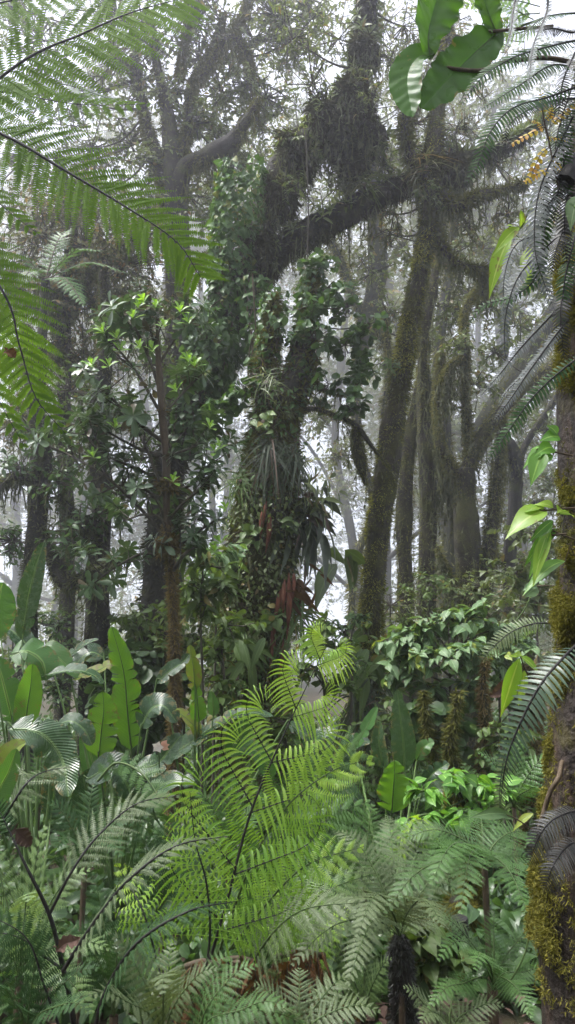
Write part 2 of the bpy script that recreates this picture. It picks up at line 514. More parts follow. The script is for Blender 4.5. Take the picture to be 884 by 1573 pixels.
def leafmat(name, c1, c2, tr=.35, tcol=None, rough=.42, spec=.5, old=None, oldf=.05, rib=None, vein=0.0, veinf=55.0, grey=0.0, bump=.0, blotch=.35, tip=None, spots=0.0):
    m, nt, ns, lk = _mat(name)
    at = N(nt, 'ShaderNodeAttribute', attribute_name='lf')
    sp = N(nt, 'ShaderNodeSeparateXYZ'); lk.new(at.outputs['Vector'], sp.inputs[0])
    x, y, z = sp.outputs
    co = N(nt, 'ShaderNodeTexCoord')
    no = N(nt, 'ShaderNodeTexNoise', i_Scale=9.0, i_Detail=3.0); lk.new(co.outputs['Object'], no.inputs['Vector'])
    fac = math_(nt, 'ADD', math_(nt, 'MULTIPLY', z, 1 - blotch), math_(nt, 'MULTIPLY', no.outputs[0], blotch))
    c = mixc(nt, fac, c1, c2)
    if tip is not None:
        c = mixc(nt, math_(nt, 'POWER', z, 2.0), c, tip)
    if old is not None:
        f = math_(nt, 'GREATER_THAN', math_(nt, 'FRACT', math_(nt, 'MULTIPLY', z, 37.7)), 1 - oldf)
        c = mixc(nt, f, c, old)
    ax = math_(nt, 'ABSOLUTE', x)
    if vein:
        w = math_(nt, 'SINE', math_(nt, 'MULTIPLY', math_(nt, 'SUBTRACT', math_(nt, 'MULTIPLY', y, 1.0), math_(nt, 'MULTIPLY', ax, .10)), veinf * 6.2832))
        c = mixc(nt, math_(nt, 'MULTIPLY_ADD', w, vein * .5, vein * .5), c, mixc(nt, 1.0, c, (.55, .6, .5), 'MULTIPLY'))
    if spots:
        n5 = N(nt, 'ShaderNodeTexNoise', i_Scale=38.0, i_Detail=3.0, i_Roughness=.6); lk.new(co.outputs['Object'], n5.inputs['Vector'])
        n6 = N(nt, 'ShaderNodeTexNoise', i_Scale=5.0, i_Detail=2.0); lk.new(co.outputs['Object'], n6.inputs['Vector'])
        e5 = math_(nt, 'ADD', math_(nt, 'ADD', n5.outputs[0], math_(nt, 'MULTIPLY', n6.outputs[0], .5)), math_(nt, 'MULTIPLY', math_(nt, 'POWER', ax, 4.0), .14))
        f = ramp(nt, e5, [(1.02 - spots, (0, 0, 0)), (1.06 - spots, (1, 1, 1))])
        c = mixc(nt, math_(nt, 'MULTIPLY', f, .8), c, (.16, .13, .05))
    if rib is not None:
        f = math_(nt, 'LESS_THAN', ax, .09)
        c = mixc(nt, math_(nt, 'MULTIPLY', f, .7), c, rib)
    b = N(nt, 'ShaderNodeBsdfPrincipled'); lk.new(c, b.inputs['Base Color'])
    n2 = N(nt, 'ShaderNodeTexNoise', i_Scale=40.0, i_Detail=2.0); lk.new(co.outputs['Object'], n2.inputs['Vector'])
    lk.new(math_(nt, 'MULTIPLY_ADD', n2.outputs[0], .3, rough - .15), b.inputs['Roughness'])
    b.inputs['Specular IOR Level'].default_value = spec
    if bump or vein:
        bp = N(nt, 'ShaderNodeBump', i_Strength=(bump or .3), i_Distance=.004)
        h = n2.outputs[0]
        if vein: h = math_(nt, 'ADD', w, math_(nt, 'MULTIPLY', n2.outputs[0], .8))
        lk.new(h, bp.inputs['Height']); lk.new(bp.outputs[0], b.inputs['Normal'])
    t = N(nt, 'ShaderNodeBsdfTranslucent')
    tc = tcol or (1.5, 1.45, .55)
    lk.new(mixc(nt, 1.0, c, tc, 'MULTIPLY'), t.inputs['Color'])
    mx = N(nt, 'ShaderNodeMixShader'); mx.inputs[0].default_value = tr
    lk.new(b.outputs[0], mx.inputs[1]); lk.new(t.outputs[0], mx.inputs[2])
    out = N(nt, 'ShaderNodeOutputMaterial'); lk.new(mx.outputs[0], out.inputs['Surface'])
    return m

def barkmat(name, stops, scale=6.0, stretch=.35, bump=.6, rough=.85, moss=None, mossf=.5, msc=3.0):
    m, nt, ns, lk = _mat(name)
    co = N(nt, 'ShaderNodeTexCoord')
    mp = N(nt, 'ShaderNodeMapping'); mp.inputs['Scale'].default_value = (1, 1, stretch); lk.new(co.outputs['Object'], mp.inputs[0])
    no = N(nt, 'ShaderNodeTexNoise', i_Scale=scale, i_Detail=8.0, i_Roughness=.7); lk.new(mp.outputs[0], no.inputs['Vector'])
    c = ramp(nt, no.outputs[0], stops)
    h = no.outputs[0]
    if moss:
        n2 = N(nt, 'ShaderNodeTexNoise', i_Scale=msc, i_Detail=6.0, i_Roughness=.65); lk.new(co.outputs['Object'], n2.inputs['Vector'])
        f = ramp(nt, n2.outputs[0], [(mossf - .07, (0, 0, 0)), (mossf + .07, (1, 1, 1))])
        n3 = N(nt, 'ShaderNodeTexNoise', i_Scale=60.0, i_Detail=4.0); lk.new(co.outputs['Object'], n3.inputs['Vector'])
        mc = mixc(nt, n3.outputs[0], moss[0], moss[1])
        c = mixc(nt, f, c, mc)
        h = math_(nt, 'ADD', h, math_(nt, 'MULTIPLY', n3.outputs[0], .6))
    b = N(nt, 'ShaderNodeBsdfPrincipled'); lk.new(c, b.inputs['Base Color']); b.inputs['Roughness'].default_value = rough
    b.inputs['Specular IOR Level'].default_value = .25
    bp = N(nt, 'ShaderNodeBump', i_Strength=bump, i_Distance=.03); lk.new(h, bp.inputs['Height']); lk.new(bp.outputs[0], b.inputs['Normal'])
    out = N(nt, 'ShaderNodeOutputMaterial'); lk.new(b.outputs[0], out.inputs['Surface'])
    return m

M = {}
# broad crown leaves
M['leaf_far'] = leafmat('far foliage', (.08, .11, .045), (.14, .16, .07), .4, rough=.6, spec=.3, old=(.16, .12, .06), oldf=.08)
M['leaf_mid'] = leafmat('mid foliage', (.06, .095, .025), (.13, .165, .05), .35, old=(.14, .11, .04), oldf=.06)
M['leaf_tangle'] = leafmat('grey tangled foliage', (.075, .085, .05), (.14, .14, .085), .3, rough=.7, spec=.2, old=(.17, .12, .06), oldf=.2)
M['leaf_ivy'] = leafmat('climber leaf', (.03, .075, .016), (.075, .15, .035), .3, rough=.48, spec=.35, rib=(.09, .17, .05), old=(.13, .15, .03), oldf=.04)
M['leaf_round'] = leafmat('round dark leaf', (.025, .06, .018), (.06, .12, .03), .35, rough=.38, rib=(.06, .12, .04))
M['leaf_ros'] = leafmat('rosette leaf', (.035, .075, .028), (.075, .13, .05), .2, rough=.33, spec=.55, rib=(.09, .13, .07), old=(.09, .07, .04), oldf=.05)
M['leaf_new'] = leafmat('young rosette leaf', (.10, .22, .025), (.20, .36, .045), .4, rough=.4, rib=(.3, .5, .12))
M['leaf_bush'] = leafmat('pale bush leaf', (.055, .115, .042), (.12, .20, .08), .3, rough=.55, rib=(.22, .33, .16), old=(.20, .25, .04), oldf=.06, bump=.5, spots=0.08)
M['leaf_under'] = leafmat('undergrowth leaf', (.04, .08, .018), (.11, .165, .042), .3, rib=(.1, .17, .06), old=(.14, .12, .03), oldf=.06, rough=.5, spec=.3)
M['leaf_bright'] = leafmat('bright soft leaf', (.07, .19, .03), (.15, .31, .05), .4, rough=.4, rib=(.3, .48, .12), bump=.4)
M['leaf_yellow'] = leafmat('yellowing leaf', (.45, .30, .03), (.58, .46, .05), .45, rough=.5, old=(.50, .27, .06), oldf=.2, rib=(.55, .4, .12))
M['leaf_lime'] = leafmat('lime leaf', (.13, .28, .025), (.26, .38, .045), .5, rough=.42, rib=(.4, .5, .15), spots=0.05)
M['leaf_dead'] = leafmat('dead leaf', (.05, .032, .026), (.12, .075, .06), .1, rough=.8, spec=.15)
M['leaf_dark'] = leafmat('dark hanging leaf', (.02, .035, .014), (.05, .07, .03), .2, rough=.5, old=(.075, .045, .025), oldf=.12)
M['leaf_heart'] = leafmat('huge lobed leaf', (.035, .10, .014), (.065, .16, .018), .5, rough=.32, spec=.5, vein=.10, veinf=9.0, rib=(.05, .14, .02), bump=.12, spots=0.07)
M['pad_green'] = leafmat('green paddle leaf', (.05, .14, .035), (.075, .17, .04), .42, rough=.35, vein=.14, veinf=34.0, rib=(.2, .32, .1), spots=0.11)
M['pad_lit'] = leafmat('backlit tint paddle leaf', (.085, .21, .02), (.13, .27, .03), .55, rough=.4, vein=.15, veinf=30.0, rib=(.12, .28, .05), spots=0.09)  # backlight is put into this brighter leaf colour
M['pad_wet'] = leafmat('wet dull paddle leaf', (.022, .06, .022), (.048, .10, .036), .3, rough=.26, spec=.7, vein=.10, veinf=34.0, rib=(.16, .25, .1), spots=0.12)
M['pad_yel'] = leafmat('yellowing paddle leaf', (.12, .19, .02), (.18, .23, .03), .45, rough=.4, vein=.12, veinf=34.0, rib=(.16, .2, .05), spots=0.18)
# ferns
M['fern_back'] = leafmat('overhead fern leaflet', (.072, .15, .016), (.135, .24, .026), .58, (1.5, 1.5, .4), rough=.65, spec=.15)
M['fern_grey'] = leafmat('greyed fern leaflet', (.16, .21, .16), (.25, .30, .24), .4, (1.0, 1.1, .9), rough=.6)
M['fern_lime'] = leafmat('young fern leaflet', (.10, .25, .03), (.28, .46, .055), .42, (1.35, 1.35, .6), rough=.5, tip=(.38, .52, .09))
M['fern_mid'] = leafmat('green fern leaflet', (.038, .105, .022), (.09, .18, .042), .35, rough=.48)
M['fern_pale'] = leafmat('pale fern leaflet', (.085, .155, .05), (.15, .23, .08), .3, rough=.5, tip=(.17, .26, .09))
M['fern_dull'] = leafmat('dull fern leaflet', (.055, .09, .035), (.125, .165, .07), .28, rough=.55)
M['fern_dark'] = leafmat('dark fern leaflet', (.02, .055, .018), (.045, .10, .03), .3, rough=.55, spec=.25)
M['fern_wet'] = leafmat('wet sword fern leaflet', (.03, .06, .035), (.06, .10, .06), .25, rough=.38, spec=.5)
M['fern_silver'] = leafmat('silvery fern leaflet', (.11, .125, .12), (.21, .23, .23), .3, (1, 1.05, .95), rough=.6, spec=.25)
M['fern_dead'] = leafmat('dead fern leaflet', (.07, .035, .018), (.16, .085, .04), .2, rough=.8, spec=.1)
M['fern_seed'] = leafmat('blackened fern leaflet', (.02, .022, .02), (.045, .045, .042), .15, rough=.5)
# stems, bark, moss
M['stalk_black'] = barkmat('black fern stalk', [(.3, (.008, .008, .009)), (.7, (.03, .026, .024))], 60, .3, .3, .5)
M['stalk_green'] = barkmat('green stalk', [(.3, (.03, .06, .015)), (.7, (.08, .12, .035))], 30, .3, .2, .5)
M['stalk_brown'] = barkmat('brown stalk', [(.3, (.04, .028, .018)), (.7, (.11, .08, .05))], 40, .3, .3, .6)
M['midrib'] = barkmat('pale midrib', [(.3, (.06, .11, .03)), (.7, (.12, .19, .06))], 30, .3, .1, .45)
M['twig'] = barkmat('twig bark', [(.3, (.03, .026, .02)), (.7, (.09, .08, .06))], 25, .3, .4)
M['bark_dark'] = barkmat('dark mossy bark', [(.3, (.010, .009, .009)), (.55, (.03, .027, .024)), (.8, (.06, .055, .045))], 7, .3, .9, .9, ((.03, .035, .012), (.07, .075, .03)), .6)
M['bark_moss'] = barkmat('moss covered bark', [(.3, (.012, .011, .009)), (.6, (.045, .04, .028)), (.8, (.08, .07, .05))], 9, .3, .9, .9, ((.03, .034, .011), (.085, .085, .028)), .52)
M['bark_far'] = barkmat('far bark', [(.3, (.012, .012, .012)), (.7, (.05, .048, .044))], 4, .3, .8, .9, ((.03, .035, .02), (.06, .06, .035)), .5, 1.5)
M['bark_near'] = barkmat('wet dark bark', [(.3, (.006, .005, .005)), (.5, (.028, .02, .016)), (.62, (.07, .045, .032)), (.8, (.13, .10, .075))], 22, .12, 1.0, .55, ((.06, .055, .014), (.14, .125, .03)), .66, 5)
M['bark_red'] = barkmat('flaking red bark', [(.3, (.05, .018, .012)), (.55, (.17, .06, .035)), (.8, (.30, .17, .12))], 30, .15, .6, .8)
M['moss_olive'] = leafmat('olive moss', (.045, .05, .012), (.13, .13, .034), .2, rough=.9, spec=.1)
M['moss_gold'] = leafmat('golden moss', (.055, .058, .012), (.19, .175, .038), .3, rough=.9, spec=.1)
M['moss_lime'] = leafmat('yellow green moss', (.13, .14, .025), (.34, .34, .075), .35, rough=.9, spec=.1)
M['moss_pale'] = leafmat('pale olive moss', (.075, .08, .025), (.19, .19, .07), .3, rough=.9, spec=.1)
M['moss_dark'] = leafmat('dark moss', (.02, .022, .012), (.06, .06, .03), .15, rough=.95, spec=.1)
M['moss_grey'] = leafmat('grey hanging moss', (.055, .062, .035), (.13, .14, .08), .3, rough=.95, spec=.1)
M['moss_brown'] = leafmat('brown hanging moss', (.10, .075, .03), (.20, .15, .07), .25, rough=.95, spec=.1)
M['petal'] = leafmat('pale petal', (.75, .68, .62), (.8, .72, .66), .3, (1, 1, 1), rough=.5)
M['petal_pink'] = leafmat('faded pink leaf', (.6, .32, .24), (.66, .38, .28), .3, (1, 1, 1), rough=.6)
# ================================================================== setting
def gz(x, y):
    x = np.asarray(x, float); y = np.asarray(y, float)
    h = .10 * np.sin(x * .9 + 1.3) * np.sin(y * .7) + .05 * np.sin(x * 2.3 + y * 1.7) + .03 * np.sin(x * 5.1 - y * 4.3)
    return h - .02 * np.clip(y - 14, 0, 60)

def build_ground():
    def ax(a):  # denser near the camera
        s = np.linspace(-1, 1, 221)
        return np.sign(s) * (np.abs(s) ** 2.2) * a
    X, Y = np.meshgrid(ax(150), ax(150), indexing='ij')
    zz = gz(X, Y) + .03 * wob(np.stack([X, Y, 0 * X], -1).reshape(-1, 3), 3, 2.0).reshape(X.shape)
    V = np.stack([X, Y, zz], -1).reshape(-1, 3); n = 221
    i = (np.arange(n - 1) * n)[:, None]; j = np.arange(n - 1)[None]
    Q = np.stack([i + j, i + n + j, i + n + j + 1, i + j + 1], -1).reshape(-1, 4)
    g = G(); g.add(V, Q, np.zeros((len(V), 3)))
    m = barkmat('forest floor litter', [(.3, (.014, .011, .008)), (.5, (.04, .028, .018)), (.68, (.08, .055, .03)), (.85, (.03, .05, .016))], 14, 1, .8, .85, ((.02, .035, .012), (.05, .07, .02)), .55, 1.2)
    tag(mk('ground', g, m), 'dark forest floor of leaf litter under the ferns', 'ground', kind='structure')
build_ground()

w = bpy.data.worlds.new('World'); SC.world = w; w.use_nodes = True
nt = w.node_tree; nt.nodes.clear()
sky = nt.nodes.new('ShaderNodeTexSky'); sky.sky_type = 'NISHITA'; sky.sun_disc = False
SUN_EL, SUN_AZ = math.radians(64), math.radians(-100)
sky.sun_elevation = SUN_EL; sky.sun_rotation = SUN_AZ
sky.altitude = 1800; sky.dust_density = 4.0; sky.air_density = 1.0
hs = nt.nodes.new('ShaderNodeHueSaturation'); hs.inputs['Saturation'].default_value = .4; hs.inputs['Value'].default_value = 1.0
cl = nt.nodes.new('ShaderNodeMix'); cl.data_type = 'RGBA'; cl.inputs[0].default_value = .55; cl.inputs[7].default_value = (9.2, 9.7, 11.2, 1)
bg = nt.nodes.new('ShaderNodeBackground'); bg.inputs[1].default_value = .066
wo = nt.nodes.new('ShaderNodeOutputWorld')
nt.links.new(sky.outputs[0], hs.inputs['Color']); nt.links.new(hs.outputs[0], cl.inputs[6])
nt.links.new(cl.outputs[2], bg.inputs[0]); nt.links.new(bg.outputs[0], wo.inputs['Surface'])

sl = bpy.data.lights.new('sun', 'SUN'); sl.energy = 4.0; sl.angle = math.radians(20); sl.color = (1, .975, .93)
so = bpy.data.objects.new('sun', sl); COL.objects.link(so)
sd = np.array([math.sin(SUN_AZ) * math.cos(SUN_EL), math.cos(SUN_AZ) * math.cos(SUN_EL), math.sin(SUN_EL)])
so.rotation_euler = Vector(sd).to_track_quat('Z', 'Y').to_euler()

HAZE_TOP = 75.0
def build_haze():
    a = 152.0; z0 = -6.0; z1 = HAZE_TOP
    V = np.array([[x, y, z] for z in (z0, z1) for y in (-a, a) for x in (-a, a)], float)
    Q = [[0, 1, 3, 2], [4, 6, 7, 5], [0, 4, 5, 1], [2, 3, 7, 6], [0, 2, 6, 4], [1, 5, 7, 3]]
    g = G(); g.add(V, [q[::-1] for q in Q], np.zeros((8, 3)))
    m, nt, ns, lk = _mat('haze air')
    pv = N(nt, 'ShaderNodeVolumePrincipled'); pv.inputs['Color'].default_value = (.95, .95, 1.0, 1)
    pv.inputs['Density'].default_value = .0076; pv.inputs['Anisotropy'].default_value = 0.8
    out = N(nt, 'ShaderNodeOutputMaterial'); lk.new(pv.outputs[0], out.inputs['Volume'])
    tag(mk('haze', g, m, smooth=False), 'pale mist filling the cloud forest', 'haze', kind='stuff')
build_haze()

# ================================================================== trees
def foot(p, r, extra=.15):
    """a trunk foot on the ground right below p"""
    return np.array([p[0], p[1], float(gz(p[0], p[1])) - extra, r])

class Tree:
    def __init__(s, name, label, cat, base, group=None):
        s.o = thing(name, label, cat, base, group)
        s.limbs = []; s.seed = abs(hash(label)) % 1 or sum(ord(ch) for ch in label) % 9973
        s.tr = []
    def trunk(s, ctrl, mat, sides=14, lump=.18, n=60, lsc=2.2, name='trunk', flute=.04):
        c = curve(ctrl, n)
        g = G(); tube(g, c, c[:, 3], sides, lump, lsc, s.seed + len(s.tr), flute)
        o = mk(name, g, mat, s.o)
        s.tr.append(c); return c, o
    def moss(s, c, n, L, mat, seed=0, name='moss', **kw):
        g = G(); fuzz(g, c, c[:, 3], n, L, s.seed + seed, **kw)
        return mk(name, g, mat, s.o)

def seedof(t):
    return sum(ord(ch) * (i + 1) for i, ch in enumerate(t)) % 99991

def autotree(name, label, x, d, r, height, nlimb, matb, matl, leafL, seed, lean=(0, 0), blobR=(1.6, 1.6, 1.1), tw=26, nl=14, hang=0, low=.35, tmpl=OV2, group=None, mossmat=None, y=None, wig=.5, blobs=None, dens=1.0, limbr=.4):
    rr = R(seed)
    b = P(x, 1000, d); b[2] = float(gz(b[0], b[1]))
    T = Tree(name, label, 'tree', b, group)
    k = 6
    ctrl = []
    for i in range(k):
        f = i / (k - 1)
        ctrl.append([b[0] + lean[0] * f + rr.normal() * wig * (0 < i) * .5, b[1] + lean[1] * f + rr.normal() * wig * (0 < i) * .5, b[2] - .3 + f * height, r * (1.15 - .75 * f)])
    c, _ = T.trunk(np.array(ctrl), matb, 10, .16, 40, 1.2)
    gl = G(); gt = G(); gm = G()
    ends = []
    for i in range(nlimb):
        f = low + (1 - low) * (i + rr.uniform(0, .6)) / nlimb
        j = min(int(f * 39), 38)
        a = rr.uniform(0, 6.28); ln = height * rr.uniform(.14, .30) * (1.25 - f * .6)
        p = c[j, :3]; dx = np.array([math.cos(a), math.sin(a), rr.uniform(.25, .9)])
        q = [p, p + dx * ln * .35 + rr.normal(size=3) * .1 * ln, p + dx * ln * .7 + rr.normal(size=3) * .14 * ln, p + dx * ln + rr.normal(size=3) * .15 * ln]
        lc = curve(np.array(q), 18); lr = c[j, 3] * limbr * np.linspace(1, .2, 18)
        gb = G(); tube(gb, lc, lr, 7, .2, 2.5, seed + i)
        mk('limb', gb, matb, T.o)
        ends.append(lc[-1]); ends.append(lc[10])
        if hang:
            pts, _d = on_tube(lc, lr, hang, seed + i, under=True)
            strands(gm, pts, .55, seed + 40 + i, rad=.012)
    ends.append(c[-1, :3])
    for i, e in enumerate(ends):
        spray(gl, gt, e, np.array(blobR) * rr.uniform(.7, 1.25), int(tw * dens), nl, leafL, seed * 7 + i, t=tmpl, tw=.010)
    crown(gt, gl, matl, T.o)
    if gm.n: mk('hanging_moss', gm, mossmat or M['moss_grey'], T.o)
    return T, c

# ---- far, foggy trees (16 - 34 m)
FAR = [
 ('faint foggy tree far behind the leftmost dark trunk', 10, 38, .36, 27, 7, (.6, 0)),
 ('pale foggy tree in the gap left of the leafy rosette shrub', 112, 52, .42, 34, 8, (-.4, 0)),
 ('thin foggy tree seen between the rosette shrub and the thick central trunk', 322, 30, .16, 24, 6, (.3, 0)),
 ('pale foggy tree right behind the thick central trunk', 445, 58, .45, 38, 8, (.5, 0)),
 ('foggy straight trunk just right of the mossy leaning trunk', 604, 24, .24, 24, 7, (-.5, 0)),
 ('pale tree in the mist between the twin mossy trunks', 690, 44, .34, 30, 7, (.4, 0)),
 ('misty tree behind the forked mossy trunk', 778, 32, .24, 26, 7, (.3, 0)),
 ('misty tree hidden beside the near mossy trunk', 835, 50, .34, 32, 8, (-.4, 0)),
 ('tall pale tree above the leafy rosette shrub', 212, 36, .30, 30, 7, (.8, 0)),
 ('high misty tree crown behind the lobed giant leaf', 650, 26, .20, 27, 7, (.6, 0)),
 ('misty tree behind the arching dark limb', 540, 30, .24, 28, 8, (-.6, 0)),
 ('pale crown high in the mist at the upper left', 110, 30, .22, 27, 8, (.6, 0)),
 ('misty crown above the bend of the dark arching limb', 350, 42, .30, 36, 8, (.6, 0)),
 ('misty leafy tree filling the gap left of the stout black trunk', 88, 36, .18, 28, 9, (.3, 0)),
 ('misty leafy tree behind the rosette shrub stem', 290, 40, .18, 30, 9, (-.3, 0)),
 ('misty leafy tree between bearded and forked mossy trunks', 682, 34, .15, 26, 9, (.3, 0)),
 ('misty leafy tree right of the forked mossy trunk', 800, 19, .16, 19, 9, (-.2, 0)),
 ('misty leafy tree just left of the straight mossy trunk', 612, 44, .2, 32, 9, (-.3, 0)),
 ('far pale tree seen under the yellow twig', 760, 40, .26, 36, 9, (.3, 0)),
 ('far pale tree behind the forking boughs at the upper left', 285, 46, .3, 42, 9, (.3, 0)),
]
for i, (lb, x, d, r, h, nl_, ln) in enumerate(FAR):
    d *= 1.45; h *= 1.3; r *= 1.3; k_ = d / 28
    autotree('foggy_tree', lb, x, d, r, h, nl_, M['bark_far'], M['leaf_far'], .19 * k_ ** .8, 100 + i, ln, (2.1 * k_, 2.1 * k_, 1.5 * k_), 34, 18, low=.16, group='trees fading into the mist', wig=.5 * k_)

# distant undergrowth that reads as one mass
def far_wood():
    g = G(); r = R(77)
    for i in range(260):
        d = r.uniform(18, 100); x = r.uniform(-250, 1150)
        if 455 < x < 590: continue
        b = P(x, 1000, d); b[2] = float(gz(b[0], b[1])) + r.uniform(.3, 2.0) * (1 + d / 18)
        spray(g, None, b, np.array([1.7, 1.7, 1.2]) * r.uniform(.6, 1.3) * (d / 26) ** .8, 26, 12, .17 * (d / 26) ** .7, 800 + i, OV2, flat=.3)
    tag(mk('distant_undergrowth', g, M['leaf_far']), 'misty distant undergrowth between the far trunks', 'undergrowth', kind='stuff')
far_wood()

# unseen foliage added behind and beside the camera to block side light
def unseen_shading_wood():
    g = G(); r = R(88); k = 0
    while k < 100:
        a = r.uniform(0, 6.2832); rad = r.uniform(4.5, 13)
        x, y = rad * math.sin(a), rad * math.cos(a)
        if y > -1.5 and abs(x) < .50 * y + 2.6: continue
        z = r.uniform(.3, 9.5); k += 1
        spray(g, None, np.array([x, y, z]), np.array([1.5, 1.5, 1.1]), 30, 12, .26, 1800 + k, OV2, flat=.3)
    for i in range(12):
        x, y = r.uniform(-6, 6), r.uniform(-9, -.5)
        spray(g, None, np.array([x, y, r.uniform(5.5, 9)]), np.array([1.6, 1.6, .8]), 30, 12, .26, 1980 + i, OV2, flat=.4)
    tag(mk('unseen_shading_wood', g, M['leaf_mid']), 'unseen leafy wood added behind and beside the viewpoint for shade', 'wood', kind='stuff')
unseen_shading_wood()
# ================================================================== upper left tree with heavy mossy boughs
def tree_top_left():
    b = P(262, 1000, 11.5); b[2] = float(gz(b[0], b[1]))
    T = Tree('forest_tree', 'hazy tree with fat mossy boughs forking behind the upper fern fronds', 'tree', b)
    c, _ = T.trunk(np.vstack([[foot(b, .26)], PP([(264, 800, 11.5, .19), (270, 560, 11.5, .17), (272, 420, 11.5, .18), (270, 310, 11.5, .17), (262, 200, 11.5, .12), (246, 120, 11.6, .08), (225, 20, 11.8, .05)])]), M['bark_dark'])
    gl, gt, gm, gz_ = G(), G(), G(), G()
    L = [[(268, 330, 11.5, .13), (284, 262, 11.4, .12), (318, 242, 11.2, .13), (352, 226, 11, .12), (376, 190, 10.9, .07), (400, 150, 10.9, .03)],
         [(262, 330, 11.5, .10), (243, 250, 11.6, .09), (225, 190, 11.8, .07), (210, 110, 12, .05), (205, 30, 12, .03)],
         [(270, 260, 11.5, .09), (288, 200, 11.5, .07), (296, 130, 11.6, .06), (330, 70, 11.7, .045), (344, 20, 11.8, .02)],
         [(296, 130, 11.6, .05), (318, 108, 11.6, .05), (352, 60, 11.6, .06), (378, 84, 11.6, .08), (388, 130, 11.6, .03)],
         [(276, 120, 11.6, .05), (285, 60, 11.6, .045), (300, 0, 11.7, .03), (310, -60, 11.7, .02)],
         [(352, 60, 11.6, .04), (375, 20, 11.7, .03), (390, -40, 11.8, .015)],
         [(273, 420, 11.5, .06), (310, 400, 11.3, .05), (340, 385, 11, .02)]]
    cs = [c]
    for i, q in enumerate(L):
        q = curve(PP(q), 26); cs.append(q); g = G(); tube(g, q, q[:, 3], 10, .35, 4, 11 + i); mk('limb', g, M['bark_dark'], T.o)
        q[:, 3] *= .8; fuzz(gm, q, q[:, 3], 7000, .045, 30 + i, out=.6, down=.6); fuzz(gm, q, q[:, 3] * 1.1, 2200, .07, 130 + i, out=.3, down=1.0, thr=.15)
        pts, _d = on_tube(q, q[:, 3], 60, 50 + i, under=True); strands(gm, pts, .4, 60 + i, .009)
    fuzz(gm, c, c[:, 3], 5000, .055, 29)
    blobs = [(230, 60, 1.3), (180, 20, 1.2), (340, 150, .9), (300, 30, 1.0), (390, 60, 1.0), (200, 220, .9), (120, 150, 1.2), (60, 60, 1.3), (390, 180, .8), (345, 330, .7), (230, 330, .7), (150, 290, 1.0), (420, 20, 1.0), (40, 240, 1.1), (100, 330, 1.0), (240, 250, .6), (290, 300, .6), (330, 200, .6), (262, 150, .7), (305, 90, .7), (360, 250, .5), (250, 330, .6), (210, 130, .8), (350, 90, .6), (385, 130, .6), (320, -20, .9), (400, -20, .9), (440, 60, .8), (410, 150, .7), (330, 280, .6), (300, 190, .6), (180, 90, .9), (140, 230, .9), (480, 20, .8), (60, 130, .9), (20, 10, 1.0)]
    for i, (x, y, s) in enumerate(blobs):
        join(gt, cs, P(x, y, 11.6 + (i % 3) * .5), .02)
        spray(gl, gt, P(x, y, 11.6 + (i % 3) * .5), np.array([s, s, s * .8]) * .75, 34, 14, .08, 300 + i, OV3, tw=.009)
    mk('moss', gm, M['moss_olive'], T.o); crown(gt, gl, M['leaf_mid'], T.o)
tree_top_left()

# ---- the tree with the tangled grey foliage at the left
def tree_tangle(label, x, d, ctrl, blobs, seed, mat, leafL=.06, nt=46, nl=16, hang=60, bark='bark_dark', tm=OV3, limbs=()):
    b = P(x, 1000, d); b[2] = float(gz(b[0], b[1]))
    T = Tree('forest_tree', label, 'tree', b)
    q = PP(ctrl)
    c, _ = T.trunk(np.vstack([[foot(q[0], q[0][3] * 1.3)], q]), M[bark])
    gl, gt, gm = G(), G(), G()
    fuzz(gm, c, c[:, 3], 6000, .028, seed); cs = [c]
    for i, l in enumerate(limbs):
        l = curve(PP(l), 24); cs.append(l); g = G(); tube(g, l, l[:, 3], 9, .3, 4, seed + i); mk('limb', g, M[bark], T.o)
        fuzz(gm, l, l[:, 3], 1500, .045, seed + 20 + i)
        pts, _d = on_tube(l, l[:, 3], 40, seed + 30 + i, under=True); strands(gm, pts, .28, seed + 40 + i, .006)
    for i, bb in enumerate(blobs):
        x, y, dd, s = bb
        join(gt, cs, P(x, y, dd), .014)
        C = spray(gl, gt, P(x, y, dd), np.array([s, s, s * .8]), nt, nl, leafL, seed * 3 + i, tm, tw=.006)
        if hang:
            strands(gm, C[:, 3][:hang], .3, seed * 5 + i, .006)
    mk('moss', gm, M['moss_grey'], T.o); crown(gt, gl, M[mat], T.o)
    return T

tree_tangle('tree with grey tangled mossy foliage behind the left drooping fern frond', 100, 9.5,
            [(104, 900, 9.5, .09), (100, 700, 9.5, .085), (98, 500, 9.5, .08), (104, 430, 9.5, .08), (110, 340, 9.5, .08), (90, 240, 9.5, .05)],
            [(60, 360, 9.3, .75), (130, 380, 9.2, .8), (190, 410, 9.4, .7), (80, 450, 9.2, .7), (150, 470, 9.5, .8), (60, 540, 9.4, .7), (210, 370, 9.6, .6), (20, 430, 9.6, .7), (130, 560, 9.6, .7),
             (40, 640, 9.6, .55), (215, 470, 9.8, .5), (110, 300, 9.8, .7)], 410, 'leaf_tangle', .06, 60, 18,
            limbs=[[(102, 520, 9.5, .07), (60, 470, 9.4, .06), (10, 440, 9.3, .04)], [(106, 430, 9.5, .06), (160, 400, 9.3, .05), (215, 360, 9.2, .03)], [(100, 480, 9.5, .06), (130, 440, 9.4, .07), (140, 380, 9.2, .04)]])

